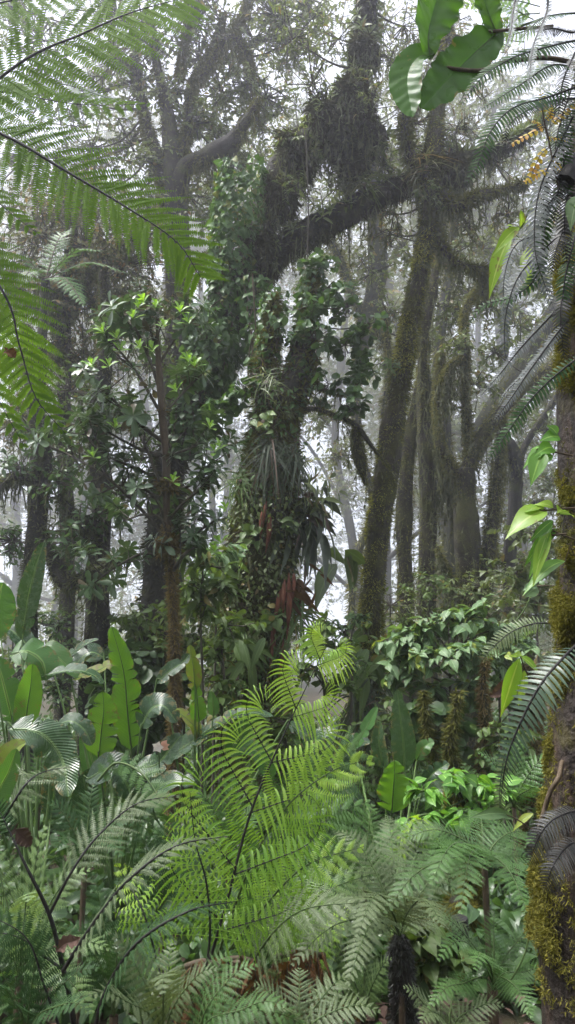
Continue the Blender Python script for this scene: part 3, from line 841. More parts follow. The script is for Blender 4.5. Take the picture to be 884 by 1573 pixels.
tree_tangle('leftmost dark trunk with a mossy side bough above the paddle leaves', 50, 7.5,
            [(40, 1010, 7.5, .10), (46, 900, 7.5, .09), (60, 780, 7.5, .085), (66, 700, 7.5, .08), (50, 600, 7.5, .06), (40, 500, 7.6, .04)],
            [(30, 720, 7.4, .36), (90, 740, 7.4, .40), (20, 830, 7.6, .34), (110, 830, 7.3, .34), (60, 660, 7.6, .40), (150, 790, 7.6, .36), (150, 640, 7.7, .36)], 440, 'leaf_round', .075, 20, 9, hang=12,
            limbs=[[(60, 800, 7.5, .05), (100, 890, 7.4, .07), (140, 880, 7.2, .045), (200, 850, 7.0, .03)], [(62, 740, 7.5, .05), (20, 735, 7.5, .05), (-30, 760, 7.6, .03)]])

tree_tangle('stout black trunk standing behind the tall torn paddle leaf', 145, 7.8,
            [(146, 1060, 7.8, .15), (147, 960, 7.8, .135), (150, 870, 7.8, .125), (158, 780, 7.9, .11), (150, 660, 8, .1), (165, 520, 8.1, .08), (160, 420, 8.2, .05)],
            [(190, 640, 8.1, .5), (110, 690, 8.0, .5), (200, 760, 8.3, .45), (240, 700, 8.6, .5), (110, 600, 8.4, .5), (230, 560, 8.6, .5)], 470, 'leaf_under', .06, 26, 12, hang=16,
            limbs=[[(152, 850, 7.8, .05), (120, 800, 7.6, .05), (90, 760, 7.5, .03)]])

# ---- leaning ivy tree with the arching limb
def ivy_tree():
    d = 8.2
    b = P(250, 1060, d); b[2] = float(gz(b[0], b[1]))
    T = Tree('leaning_tree', 'dark leaning tree whose shaggy limb arches across the middle', 'tree', b)
    c, _ = T.trunk(np.vstack([[foot(P(238, 1000, d), .22)], PP([(244, 900, d, .17), (256, 760, d, .155), (282, 640, d, .15), (320, 540, d, .16), (362, 470, d, .18), (400, 412, d, .19)])]), M['bark_dark'], 14, .2)
    gm, gl, gt, gs = G(), G(), G(), G()
    l1 = curve(PP([(390, 430, d, .17), (424, 390, d, .15), (478, 354, d, .135), (530, 330, d, .12), (580, 302, d, .115), (630, 280, d, .105), (680, 258, d, .10), (735, 240, d + .1, .07), (790, 215, d + .3, .045), (850, 170, d + .6, .02)]), 60)
    l2 = curve(PP([(380, 445, d, .17), (396, 370, d, .14), (420, 300, d, .15), (452, 245, d, .18), (500, 200, d, .19), (538, 150, d, .16), (556, 90, d, .12), (562, 20, d, .11), (566, -60, d, .09)]), 50)
    l4 = curve(PP([(520, 190, d, .14), (560, 215, d - .1, .14), (590, 205, d - .2, .1)]), 20)
    l5 = curve(PP([(548, 262, d, .05), (540, 245, d, .10), (556, 232, d, .05)]), 12)
    for i, (q, nm) in enumerate(((l1, 'arching_limb'), (l2, 'limb'), (l4, 'limb'), (l5, 'limb'))):
        g = G(); tube(g, q, q[:, 3], 14, .32, 5, 500 + i); mk(nm, g, M['bark_dark'], T.o)
        n_ = int(len(q) * 150)
        fuzz(gm, q, q[:, 3], n_ * 2, .028, 510 + i, out=.4, down=.8); fuzz(gm, q, q[:, 3] * 1.12, n_, .06, 610 + i, out=.3, down=1.1, thr=.15)
        pts, _d = on_tube(q, q[:, 3], int(len(q) * 3.2), 520 + i, under=True)
        strands(gs, pts, .26, 530 + i, .006)
    fuzz(gm, c, c[:, 3], 8000, .06, 540)
    # long pale threads below the limbs
    pts, _d = on_tube(l1[:45], l1[:45, 3], 14, 541, under=True); strands(gs, pts, .6, 542, .007, .12)
    r = R(543)
    # tufts of narrow epiphyte leaves on top of the limbs
    for i, (q, k) in enumerate(((l1, 90), (l2, 110), (l4, 20))):
        pts, dr = on_tube(q, q[:, 3], k, 545 + i, top=(i == 0))
        rosettes(gl, pts, dr + Z * .3, .13, 550 + i, 9, LAN, el=(.2, 1.2))
    for i, (x, y, rr_) in enumerate([(455, 235, .24), (500, 190, .26), (545, 150, .2), (560, 200, .2), (430, 300, .18), (540, 250, .14), (660, 262, .17), (700, 258, .14), (400, 380, .18), (560, 80, .16), (520, 215, .2)]):
        q = curve(np.array([P(x - 14, y + 8, d - .1), P(x, y, d - .12), P(x + 14, y - 8, d - .1)]), 8)
        fuzz(gm, q, np.array([.3, .8, 1, 1, 1, .9, .7, .3]) * rr_, 2600, .075, 1300 + i, out=.35, down=.9)
        pts, _d = on_tube(q, rr_, 50, 1320 + i, under=True); strands(gs, pts, .35, 1340 + i, .006)
    blobs = [(460, 290, .32), (430, 330, .30), (520, 285, .3), (480, 130, .5), (520, 60, .5), (600, 90, .45), (470, 210, .35), (590, 250, .3), (640, 225, .35), (560, 160, .4), (690, 225, .3), (620, 40, .5), (450, 60, .5), (560, -30, .5), (500, 330, .25), (660, 300, .22)]
    for i, (x, y, s) in enumerate(blobs):
        join(gt, [l1, l2, l4], P(x, y, d + (i % 3 - 1) * .3))
        C = spray(gl, gt, P(x, y, d + (i % 3 - 1) * .3), np.array([s, s, s]) * .85, 15, 11, .065, 560 + i, LAN, tw=.005)
        strands(gs, C[:12, 3], .22, 590 + i, .005)
    mk('moss', gm, M['moss_dark'], T.o); mk('hanging_moss', gs, M['moss_grey'], T.o)
    crown(gt, gl, M['leaf_mid'], T.o)
    return c, l1, l2
IV, IL1, IL2 = ivy_tree()

def climber(name, label, cat, c, rad, n, L, mat, seed, t=HRT, off=.12, side=None, stems=10, group=None, sag=.1, bright=None):
    """a leafy climber over the trunk curve c"""
    o = thing(name, label, cat, c[0][:3], group)
    r = R(seed); gl, gs = G(), G()
    rad = np.broadcast_to(np.asarray(rad, float), (len(c),))
    pts, dr = on_tube(c, rad * .95, n, seed)
    if side is not None:
        k = (dr @ side) > r.uniform(-.8, .4, len(dr)); pts, dr = pts[k], dr[k]
    n = len(pts)
    pts = pts + dr * (r.uniform(0, 1, (n, 1)) ** 1.6) * off
    d = dr * .5 + rdir(r, n) * .8; d[:, 2] -= .55
    nr = dr * .8 + Z * .5 + r.normal(size=(n, 3)) * .35
    scatter(gl, t, pts, d, nr, L * r.uniform(.5, 1.2, n), r.uniform(size=n), 1.0, sag)
    C = []
    m = len(c)
    for i in range(stems):
        a = r.uniform(0, 6.28); j0 = r.integers(0, max(1, m // 3)); j1 = r.integers(m // 2, m)
        T_, N_, B_ = frames(c)
        jj = np.linspace(j0, j1 - 1, 14).astype(int)
        aa = a + np.cumsum(r.normal(size=14) * .35)
        C.append(c[jj, :3] + (N_[jj] * np.cos(aa)[:, None] + B_[jj] * np.sin(aa)[:, None]) * (rad[jj] + .03)[:, None])
    tubes(gs, np.array(C), np.full((stems, 14), .007), 4)
    mk('foliage', gl, M[mat], o); mk('stems', gs, M['stalk_brown'], o)
    return o
VIEW = CV(0, .1, 1)
cI = curve(PP([(330, 620, 8.1, .07), (340, 520, 8.1, .11), (354, 430, 8.0, .16), (362, 350, 8.0, .16), (372, 290, 8.0, .12), (372, 250, 8.0, .06)]), 30)
climber('climbing_ivy', 'dense green ivy curtain on the left bend of the dark arching limb', 'ivy', cI, cI[:, 3], 2300, .085, 'leaf_ivy', 601, HRT, .16)
cI2 = curve(PP([(285, 700, 8.0, .14), (300, 620, 8.0, .16), (322, 560, 8.0, .16), (345, 500, 8.0, .16)]), 24)
climber('climbing_ivy', 'looser climber with round leaves low on the leaning dark tree', 'ivy', cI2, cI2[:, 3], 1100, .09, 'leaf_round', 602, RND, .2)
cI3 = curve(PP([(392, 600, 7.7, .05), (396, 520, 7.7, .06), (385, 430, 7.8, .05)]), 20)
climber('climbing_ivy', 'thin leafy vine hanging straight down under the dark bend', 'ivy', cI3, cI3[:, 3], 300, .075, 'leaf_ivy', 603, HRT, .10, stems=4)
cI4 = curve(PP([(330, 400, 8.0, .04), (340, 440, 8.0, .10), (335, 520, 7.9, .10), (325, 590, 7.9, .05)]), 20)
climber('climbing_ivy', 'leafy outer fringe of vine left of the ivy curtain', 'ivy', cI4, cI4[:, 3], 500, .08, 'leaf_ivy', 604, HRT, .14, stems=4)

# ---- thick central trunk covered in epiphytes
def central_tree():
    d = 7.3
    b = P(390, 1100, d); b[2] = float(gz(b[0], b[1]))
    T = Tree('forest_tree', 'thick central trunk buried under epiphytes', 'tree', b)
    c, _ = T.trunk(np.vstack([[foot(P(384, 1100, d), .38)], PP([(386, 1020, d, .33), (394, 920, d, .30), (404, 820, d, .28), (414, 720, d, .25), (424, 650, d, .20), (434, 600, d, .16)])]), M['bark_moss'], 20, .2, 70, 3)
    l1 = curve(PP([(425, 640, d, .13), (408, 590, d, .12), (412, 540, d, .08), (418, 490, d, .04), (424, 450, d + .1, .02)]), 26)
    l2 = curve(PP([(436, 640, d, .13), (458, 585, d, .13), (470, 520, d, .09), (474, 470, d, .05), (484, 420, d + .1, .02)]), 26)
    l3 = curve(PP([(450, 640, d, .024), (480, 628, d - .1, .02), (520, 640, d - .1, .018), (548, 655, d, .024), (575, 690, d, .014), (600, 720, d + .1, .008)]), 24)
    l4 = curve(PP([(545, 655, d, .02), (550, 690, d, .06), (556, 720, d, .04), (562, 745, d, .01)]), 16)
    l5 = curve(PP([(465, 560, d, .03), (500, 600, d, .018), (540, 607, d, .012)]), 12)
    gm, gs, gl, gt = G(), G(), G(), G()
    for i, q in enumerate((l1, l2, l3, l4, l5)):
        g = G(); tube(g, q, q[:, 3], 10, .25, 6, 640 + i); mk('limb', g, M['bark_dark'], T.o)
        fuzz(gm, q, q[:, 3], 2200, .05 if i < 2 else .018, 650 + i)
        pts, _d = on_tube(q, q[:, 3], 34 if i < 2 else 14, 660 + i, under=True); strands(gs, pts, .25 if i != 3 else .35, 670 + i, .004)
    fuzz(gm, c, c[:, 3], 26000, .05, 659, down=.7)
    fuzz(gs, c, c[:, 3], 5000, .10, 658, down=1.0, thr=.25)
    blobs = [(478, 470, .25), (505, 440, .30), (535, 470, .28), (485, 520, .32), (530, 530, .28), (560, 500, .2), (555, 590, .24), (505, 590, .28), (490, 410, .22), (535, 625, .18), (565, 560, .16), (395, 560, .2), (375, 600, .20), (350, 620, .18)]
    for i, (x, y, s) in enumerate(blobs):
        join(gt, [c, l1, l2, l3, l5], P(x, y, d - .15 + (i % 3) * .1), .01)
        spray(gl, gt, P(x, y, d - .15 + (i % 3) * .1), np.array([s, s * .8, s * .8]), 9, 8, .078, 680 + i, RND, tw=.004, flat=.4)
    mk('moss', gm, M['moss_olive'], T.o); mk('hanging_moss', gs, M['moss_grey'], T.o)
    crown(gt, gl, M['leaf_round'], T.o)
    # flaking red bark strips on the right flank
    g = G(); r = R(701)
    for (xa, ya, xb, yb) in ((432, 905, 418, 960), (438, 890, 436, 950), (444, 880, 440, 990), (428, 940, 424, 1000), (452, 880, 446, 930), (415, 790, 408, 850), (420, 960, 414, 1040), (410, 770, 400, 830), (436, 980, 428, 1060)):
        k = curve(PP([(xa, ya, d - .33, 0), ((xa + xb) / 2 + r.normal() * 3, (ya + yb) / 2, d - .36, 0), (xb, yb, d - .33, 0)]), 8)
        tube(g, k, .022 * np.array([.2, .8, 1, 1, .9, .7, .4, .1]), 6, .3, 9, 3)
    mk('bark_flakes', g, M['bark_red'], T.o)
    return c, l1, l2
CT, CL1, CL2 = central_tree()
d = 7.3
def seg(c, a, b): return c[int(a * (len(c) - 1)):int(b * (len(c) - 1)) + 1]
climber('climbing_plant', 'small leaved creeper on the lower central trunk', 'climber', seg(CT, .1, .48), seg(CT, .1, .48)[:, 3], 4200, .052, 'leaf_under', 711, OV5, .18, VIEW)
climber('climbing_plant', 'creeper with mid green leaves halfway up the central trunk', 'climber', seg(CT, .45, .78), seg(CT, .45, .78)[:, 3], 3800, .048, 'leaf_mid', 712, OV5, .18, VIEW)
climber('climbing_plant', 'pale green seedling creeper low on the right side of the central trunk', 'climber', seg(CT, .26, .40), seg(CT, .26, .40)[:, 3] * 1.05, 260, .065, 'leaf_bush', 713, OVB, .12, CV(.6, .1, .7), 3)
climber('climbing_plant', 'creeper veil around the fork of the central trunk', 'climber', seg(CT, .76, 1), seg(CT, .76, 1)[:, 3], 1000, .06, 'leaf_ivy', 714, OV3, .12, VIEW)
climber('climbing_plant', 'vine leaves on the left fork of the central tree', 'climber', CL1, CL1[:, 3], 420, .07, 'leaf_ivy', 715, HRT, .10)
climber('climbing_plant', 'vine leaves on the right fork of the central tree', 'climber', CL2, CL2[:, 3], 420, .07, 'leaf_round', 716, HRT, .10)

def tuft(name, label, cat, pos, n, L, mat, seed, axis=(0, 0, 1), spread=1.0, t=STRAP, group=None, sag=.7, el=(.1, 1.2), jit=.05, wid=1.0):
    """a clump of strap leaves, each leaf a mesh of its own when there are few"""
    o = thing(name, label, cat, pos, group); r = R(seed); ax = nz(np.array(axis, float))
    g = G()
    a = r.uniform(0, 6.28, n); e = r.uniform(el[0], el[1], n)
    e1 = nz(np.cross(ax, [.3, .9, .1])); e2 = np.cross(ax, e1)
    rad = e1 * np.cos(a)[:, None] + e2 * np.sin(a)[:, None]
    d = rad * np.cos(e)[:, None] * spread + ax * np.sin(e)[:, None]
    nr = ax * np.cos(e)[:, None] - rad * np.sin(e)[:, None]
    scatter(g, t, pos + r.normal(size=(n, 3)) * jit, d, nr, L * r.uniform(.6, 1.1, n), r.uniform(size=n), wid, sag)
    gs = G(); k = curve(np.array([pos - ax * .03, pos + ax * .03]), 4); tube(gs, k, .02, 6)
    mk('leaves', g, M[mat], o); mk('crown_base', gs, M['stalk_brown'], o)
    return o
tuft('bromeliad', 'skirt of long hanging strap leaves below the fork of the central trunk', 'epiphyte', P(418, 690, d - .3), 90, .26, 'leaf_dark', 720, CV(0, .3, 1), 1.0, wid=1.1, sag=1.2)
tuft('bromeliad', 'second strap leaf clump right beside the skirt on the central trunk', 'epiphyte', P(450, 700, d - .25), 70, .24, 'leaf_dark', 721, CV(.5, .3, .8), 1.0, wid=1.1, sag=1.2)
tuft('bromeliad', 'small green strap tuft at the left edge of the central trunk', 'epiphyte', P(372, 740, d - .2), 50, .24, 'leaf_under', 722, CV(-.5, .3, .8), sag=.8)
tuft('orchid_clump', 'bunch of dark broad hanging leaves on the right of the central trunk', 'epiphyte', P(462, 800, d - .1), 60, .28, 'leaf_dark', 723, CV(.7, .1, .6), t=LAN7, sag=1.0, jit=.10, wid=1.25)
tuft('orchid_clump', 'dark leaf spray hanging out into the white gap', 'epiphyte', P(478, 790, d - .1), 30, .26, 'leaf_dark', 724, CV(.9, -.3, .3), t=LAN7, sag=.9, jit=.10, wid=1.2)
tuft('dead_leaf_clump', 'rusty dead leaves hanging under the dark orchid leaves', 'dead leaves', P(452, 900, d - .15), 26, .22, 'fern_dead', 725, CV(.4, -.6, .5), t=LAN7, sag=.8, jit=.09)
tuft('bromeliad', 'narrow leaved clump over the red bark of the central trunk', 'epiphyte', P(455, 940, d - .2), 50, .34, 'leaf_under', 726, CV(.5, .3, .8), sag=.9)
tuft('epiphyte_shrub', 'light green rosette sprig above the hanging dark leaves', 'epiphyte', P(445, 808, d - .35), 18, .10, 'leaf_under', 727, CV(.2, .6, .8), t=OVB, sag=.2, jit=.03)
tuft('epiphyte_shrub', 'fine leafed bunch on the right edge under the strap leaf skirt', 'epiphyte', P(478, 760, d - .15), 70, .20, 'leaf_mid', 728, CV(.8, .2, .4), t=LAN, sag=.3, jit=.10)

d = 7.3
tuft('epiphyte_shrub', 'fresh green leaf rosette on the mid left face of the central trunk', 'epiphyte', P(388, 820, d - .35), 18, .11, 'leaf_under', 729, CV(-.2, .5, .9), t=OVB, sag=.3, jit=.04)
tuft('epiphyte_shrub', 'pale leaf rosette above the strap leaf skirt of the central trunk', 'epiphyte', P(405, 650, d - .3), 18, .10, 'leaf_under', 730, CV(-.1, .5, .9), t=OVB, sag=.3, jit=.05)
tuft('epiphyte_shrub', 'clump of small fern like leaves at the left flank of the central trunk', 'epiphyte', P(362, 860, d - .2), 60, .20, 'leaf_mid', 731, CV(-.8, .2, .6), t=LAN, sag=.6, jit=.08)
tuft('epiphyte_shrub', 'bright sprig low on the right face of the central trunk', 'epiphyte', P(412, 950, d - .4), 22, .11, 'leaf_under', 732, CV(.2, .4, .9), t=OVB, sag=.4, jit=.05)
tuft('epiphyte_shrub', 'broad hanging leaves at the lower left of the central trunk', 'epiphyte', P(372, 985, d - .4), 40, .22, 'leaf_under', 733, CV(-.2, .2, 1), t=LAN7, sag=.9, jit=.12, wid=1.2)
tuft('bromeliad', 'stiff pale strap rosette on the left fork of the central trunk', 'epiphyte', P(410, 590, d - .25), 40, .17, 'leaf_mid', 734, CV(-.2, .6, .8), sag=.5)
tuft('bromeliad', 'strap rosette sitting on top of the arching dark limb', 'epiphyte', P(560, 285, 8.0), 50, .28, 'leaf_mid', 735, (0, 0, 1), sag=.5)
tuft('bromeliad', 'strap rosette where the arching dark limb meets the slender trunk', 'epiphyte', P(655, 255, 7.9), 50, .26, 'leaf_tangle', 736, (0, 0, 1), sag=.6)

# ---- slender mossy trunk leaning right
def mossy_tree():
    d = 8.0
    b = P(568, 1110, d); b[2] = float(gz(b[0], b[1]))
    T = Tree('mossy_tree', 'tall slender yellow mossed trunk leaning right of centre', 'tree', b)
    c, _ = T.trunk(np.vstack([[foot(P(566, 1120, d), .22)], PP([(570, 1060, d, .15), (570, 960, d, .125), (574, 880, d, .118), (584, 790, d, .118), (597, 700, d, .108), (610, 620, d, .10), (622, 550, d, .10), (634, 480, d, .10), (648, 410, d, .092), (658, 350, d, .09), (662, 290, d, .095), (668, 220, d + .1, .08), (676, 130, d + .2, .06), (690, 40, d + .3, .04)])]), M['bark_moss'], 18, .22, 110, 3.5)
    gm, gg, gs, gt, gl = G(), G(), G(), G(), G()
    fuzz(gm, c, c[:, 3], 26000, .028, 741)
    fuzz(gg, c, c[:, 3] * 1.03, 42000, .026, 742, side=CV(-1, .1, .35), thr=-.25, nsc=7)
    fuzz(gs, c, c[:, 3] * 1.02, 5000, .06, 743, down=1.0, out=.3, thr=.15, nsc=6)
    q1 = curve(PP([(662, 290, d, .07), (700, 318, d - .1, .06), (730, 300, d - .1, .04), (770, 292, d, .025), (810, 280, d, .015)]), 24)
    q2 = curve(PP([(660, 330, d, .05), (690, 395, d, .04), (730, 412, d + .1, .03), (748, 420, d + .2, .05), (738, 470, d + .3, .04)]), 24)
    q3 = curve(PP([(664, 300, d, .08), (640, 262, d, .07), (622, 200, d, .05), (640, 120, d + .1, .03)]), 20)
    for i, q in enumerate((q1, q2, q3)):
        g = G(); tube(g, q, q[:, 3], 9, .3, 6, 745 + i); mk('limb', g, M['bark_dark'], T.o)
        fuzz(gm, q, q[:, 3], 1800, .05, 750 + i)
        pts, _d = on_tube(q, q[:, 3], 60, 753 + i, under=True); strands(gs, pts, .35, 756 + i, .006)
    pts, _d = on_tube(c[60:], c[60:, 3], 70, 759); strands(gs, pts, .16, 760, .004)
    for i, (x, y, s) in enumerate([(690, 60, .5), (650, 130, .45), (720, 130, .4), (700, 200, .35), (760, 250, .35), (640, 190, .35), (600, 360, .3), (720, 350, .3), (690, 320, .25), (780, 330, .3), (760, 60, .5), (690, 400, .2), (700, -10, .5), (590, 330, .25)]):
        join(gt, [c, q1, q2, q3], P(x, y, d + .2 + (i % 3) * .2))
        C = spray(gl, gt, P(x, y, d + .2 + (i % 3) * .2), np.array([s, s, s]) * .9, 16, 11, .06, 761 + i, LAN, tw=.005)
        strands(gs, C[:10, 3], .2, 780 + i, .005)
    mk('moss', gm, M['moss_olive'], T.o); mk('golden_moss', gg, M['moss_lime'], T.o); mk('hanging_moss', gs, M['moss_grey'], T.o)
    crown(gt, gl, M['leaf_tangle'], T.o)
    return c
MT = mossy_tree()
d = 8.0
tuft('epiphyte_shrub', 'drooping broad leaves hugging the foot of the slender mossy trunk', 'epiphyte', P(566, 1010, d - .2), 60, .26, 'leaf_under', 791, CV(0, .2, 1), t=LAN7, sag=.9, jit=.13, wid=1.2)
tuft('bromeliad', 'brownish strap skirt at the base of the slender mossy trunk', 'epiphyte', P(568, 1075, d - .2), 110, .36, 'leaf_dark', 792, CV(0, .4, 1), sag=1.3, jit=.10)
tuft('epiphyte_shrub', 'tuft of green leaves on the left side of the slender trunk at mid height', 'epiphyte', P(600, 560, d - .1), 26, .12, 'leaf_under', 793, CV(-.7, .4, .4), t=LAN, sag=.3, jit=.04)
tuft('epiphyte_shrub', 'pair of big round shaded leaves in the gap left of the mossy trunk', 'epiphyte', P(545, 862, d - .3), 7, .36, 'leaf_under', 794, CV(-.9, -.2, .4), t=OVB, sag=.5, jit=.05, wid=1.35)

# ---- right group of hanging-moss trunks
def stem_tree(label, d, trunks, limbs, blobs, seed, bark='bark_moss', matl='leaf_mid', leafL=.07, fz=7000, hang=60, mossL=.045, tl=.4, nt=20, rs=.78):
    trunks = [[(a, b_, c_, r_ * rs) for a, b_, c_, r_ in t_] for t_ in trunks]; hang = int(hang * .8); mossL *= .7; tl *= .8
    p0 = P(trunks[0][0][0], trunks[0][0][1], d); b = np.array([p0[0], p0[1], float(gz(p0[0], p0[1]))])
    T = Tree('mossy_tree', label, 'tree', b)
    gm, gs, gt, gl = G(), G(), G(), G()
    cs = []
    for i, tr in enumerate(trunks):
        q = PP([(x, y, d + dd, r) for x, y, dd, r in tr])
        if tr[-1][0] > 860 or tr[-1][1] < 0:      # goes on and tapers beyond the frame
            e_ = nz(q[-1, :3] - q[-2, :3]) * .9 + Z * .5
            q = np.vstack([q, [np.append(q[-1, :3] + e_, q[-1, 3] * .65)], [np.append(q[-1, :3] + e_ * 2 + Z * .5, q[-1, 3] * .15)]])
        if i == 0: q = np.vstack([[foot(q[0], q[0][3] * 1.2)], q])
        q = curve(q, 60); cs.append(q); g = G(); tube(g, q, q[:, 3], 12, .28, 3, seed + i, .08); mk('trunk' if i == 0 else 'stem', g, M[bark], T.o)
        fuzz(gm, q, q[:, 3], fz, mossL, seed + 10 + i)
        pts, _d = on_tube(q, q[:, 3], hang, seed + 20 + i); strands(gs, pts, tl, seed + 30 + i, .006)
    for i, tr in enumerate(limbs):
        q = curve(PP([(x, y, d + dd, r) for x, y, dd, r in tr]), 30); cs.append(q); g = G(); tube(g, q, q[:, 3], 9, .3, 4, seed + 40 + i); mk('limb', g, M[bark], T.o)
        fuzz(gm, q, q[:, 3], fz // 4, mossL, seed + 50 + i)
        pts, _d = on_tube(q, q[:, 3], hang, seed + 60 + i, under=True); strands(gs, pts, tl, seed + 70 + i, .006)
    for i, (x, y, dd, s) in enumerate(blobs):
        join(gt, cs, P(x, y, d + dd), .016)
        C = spray(gl, gt, P(x, y, d + dd), np.array([s, s, s * .8]), nt, 12, leafL, seed * 2 + i, OV3, tw=.006)
        if hang: strands(gs, C[:8, 3], tl * .6, seed * 3 + i, .006)
    mk('moss', gm, M['moss_pale'], T.o); mk('hanging_moss', gs, M['moss_grey'], T.o)
    crown(gt, gl, M[matl], T.o)

stem_tree('straight mossy trunk just right of the slender leaning one', 11,
          [[(625, 960, 0, .17), (624, 880, 0, .16), (622, 780, 0, .17), (628, 700, 0, .15), (640, 620, 0, .12), (650, 560, 0, .08)]],
          [[(630, 700, 0, .06), (612, 640, .1, .05), (600, 560, .2, .04), (590, 470, .3, .03)]],
          [(600, 480, .4, .5), (570, 420, .6, .5), (650, 520, .8, .4), (590, 560, .8, .4)], 1000)
stem_tree('tall mossy trunk with long grey beards between the leaning and forked trunks', 10.5,
          [[(657, 950, 0, .15), (657, 860, 0, .14), (660, 760, 0, .15), (656, 680, 0, .14), (650, 600, 0, .11), (650, 520, 0, .10), (662, 450, 0, .11), (676, 380, 0, .09), (680, 300, 0, .06)]],
          [[(652, 560, 0, .04), (668, 640, 0, .04), (672, 760, 0, .02)], [(655, 680, 0, .06), (676, 720, 0, .08), (700, 760, .1, .05)]],
          [(690, 470, .2, .35), (640, 400, .6, .4), (700, 390, .7, .4)], 1040, hang=110, tl=.9)
stem_tree('forked mossy tree that opens into a wide V on the right', 10,
          [[(722, 960, 0, .20), (720, 860, 0, .19), (716, 780, 0, .18), (712, 720, 0, .17)],
           [(712, 730, 0, .12), (735, 680, 0, .12), (765, 640, 0, .12), (800, 600, .1, .13), (850, 560, .3, .12), (900, 500, .5, .10)],
           [(714, 740, 0, .12), (690, 715, 0, .10), (676, 680, 0, .08), (672, 620, .1, .06), (678, 540, .2, .04)],
           [(722, 700, 0, .06), (716, 620, 0, .065), (716, 540, 0, .055), (714, 480, .1, .05), (738, 440, .1, .06), (744, 415, .1, .03)],
           [(736, 960, 0, .13), (748, 870, 0, .13), (760, 780, 0, .12), (768, 700, 0, .10), (772, 640, .1, .06)]],
          [[(714, 550, 0, .04), (694, 560, 0, .03), (676, 590, 0, .02)], [(740, 930, 0, .04), (700, 900, 0, .04), (672, 840, 0, .02)]],
          [(700, 530, 0, .32), (730, 590, .5, .35), (760, 540, .6, .4), (690, 610, .5, .3), (800, 500, .8, .4), (755, 470, .8, .4)], 1080, hang=90, tl=.6)
stem_tree('hazy thick limb tree rising diagonally to the right edge', 14,
          [[(686, 960, 0, .24), (690, 880, 0, .22), (700, 780, 0, .22), (730, 690, 0, .24), (780, 600, 0, .26), (830, 520, 0, .24), (880, 440, 0, .2), (920, 330, 0, .15)]],
          [[(700, 760, 0, .1), (680, 640, 0, .12), (676, 520, 0, .12), (690, 420, .2, .09), (700, 300, .2, .07)]],
          [(830, 430, .3, .7), (790, 380, .5, .7), (860, 350, .3, .8), (720, 450, 1, .6), (790, 480, .8, .6), (840, 600, 1, .7), (740, 380, .8, .6), (820, 260, .8, .8)], 1120, 'bark_far', 'leaf_far', .1, 5000, 60, .09, nt=30)
stem_tree('misty tree with a hanging moss clump beside the near right trunk', 12,
          [[(786, 960, 0, .14), (780, 880, 0, .13), (790, 800, 0, .12), (800, 700, 0, .1), (850, 620, 0, .08), (880, 560, 0, .06)]],
          [[(792, 800, 0, .06), (830, 770, 0, .05), (870, 790, .1, .04)], [(798, 720, 0, .08), (780, 690, -.1, .14), (764, 680, -.1, .08)], [(780, 860, 0, .05), (750, 850, 0, .04), (726, 880, 0, .03)]],
          [(840, 660, .3, .5), (800, 640, .5, .5), (850, 740, .4, .55), (800, 780, .6, .5), (840, 850, .2, .5), (790, 860, .3, .45), (850, 560, 1, .6), (820, 910, 0, .4)], 1160, 'bark_dark', 'leaf_mid', .075, 3500, 50, nt=28)
stem_tree('hazy crooked tree in the mist left of the mossy trunk', 15,
          [[(540, 960, 0, .10), (548, 860, 0, .1), (575, 780, 0, .11), (556, 700, 0, .10), (545, 600, 0, .12), (560, 520, 0, .2), (580, 430, 0, .22), (575, 330, 0, .18), (560, 200, 0, .12)]],
          [[(575, 480, 0, .14), (600, 560, 0, .1), (590, 640, 0, .07)], [(560, 500, 0, .1), (530, 420, 0, .1), (505, 360, 0, .07)]],
          [(520, 330, 0, .8), (600, 250, 0, .9), (560, 400, 1, .7), (480, 420, 1, .6), (620, 380, 1, .7), (490, 640, 1, .6), (520, 700, 1.5, .6), (540, 160, .4, 1.0), (460, 200, 1, 1.0), (640, 120, 1, 1.0), (440, 100, 1, 1.0), (400, 240, 1.5, .9), (590, 40, 1, 1.1), (500, 30, 1.5, 1.1), (420, 0, 1, 1.1), (690, 40, 1, 1.0), (720, 200, 1.5, .9), (380, 330, 1.5, .8)], 1200, 'bark_far', 'leaf_far', .1, 5000, 70, .09, nt=32)
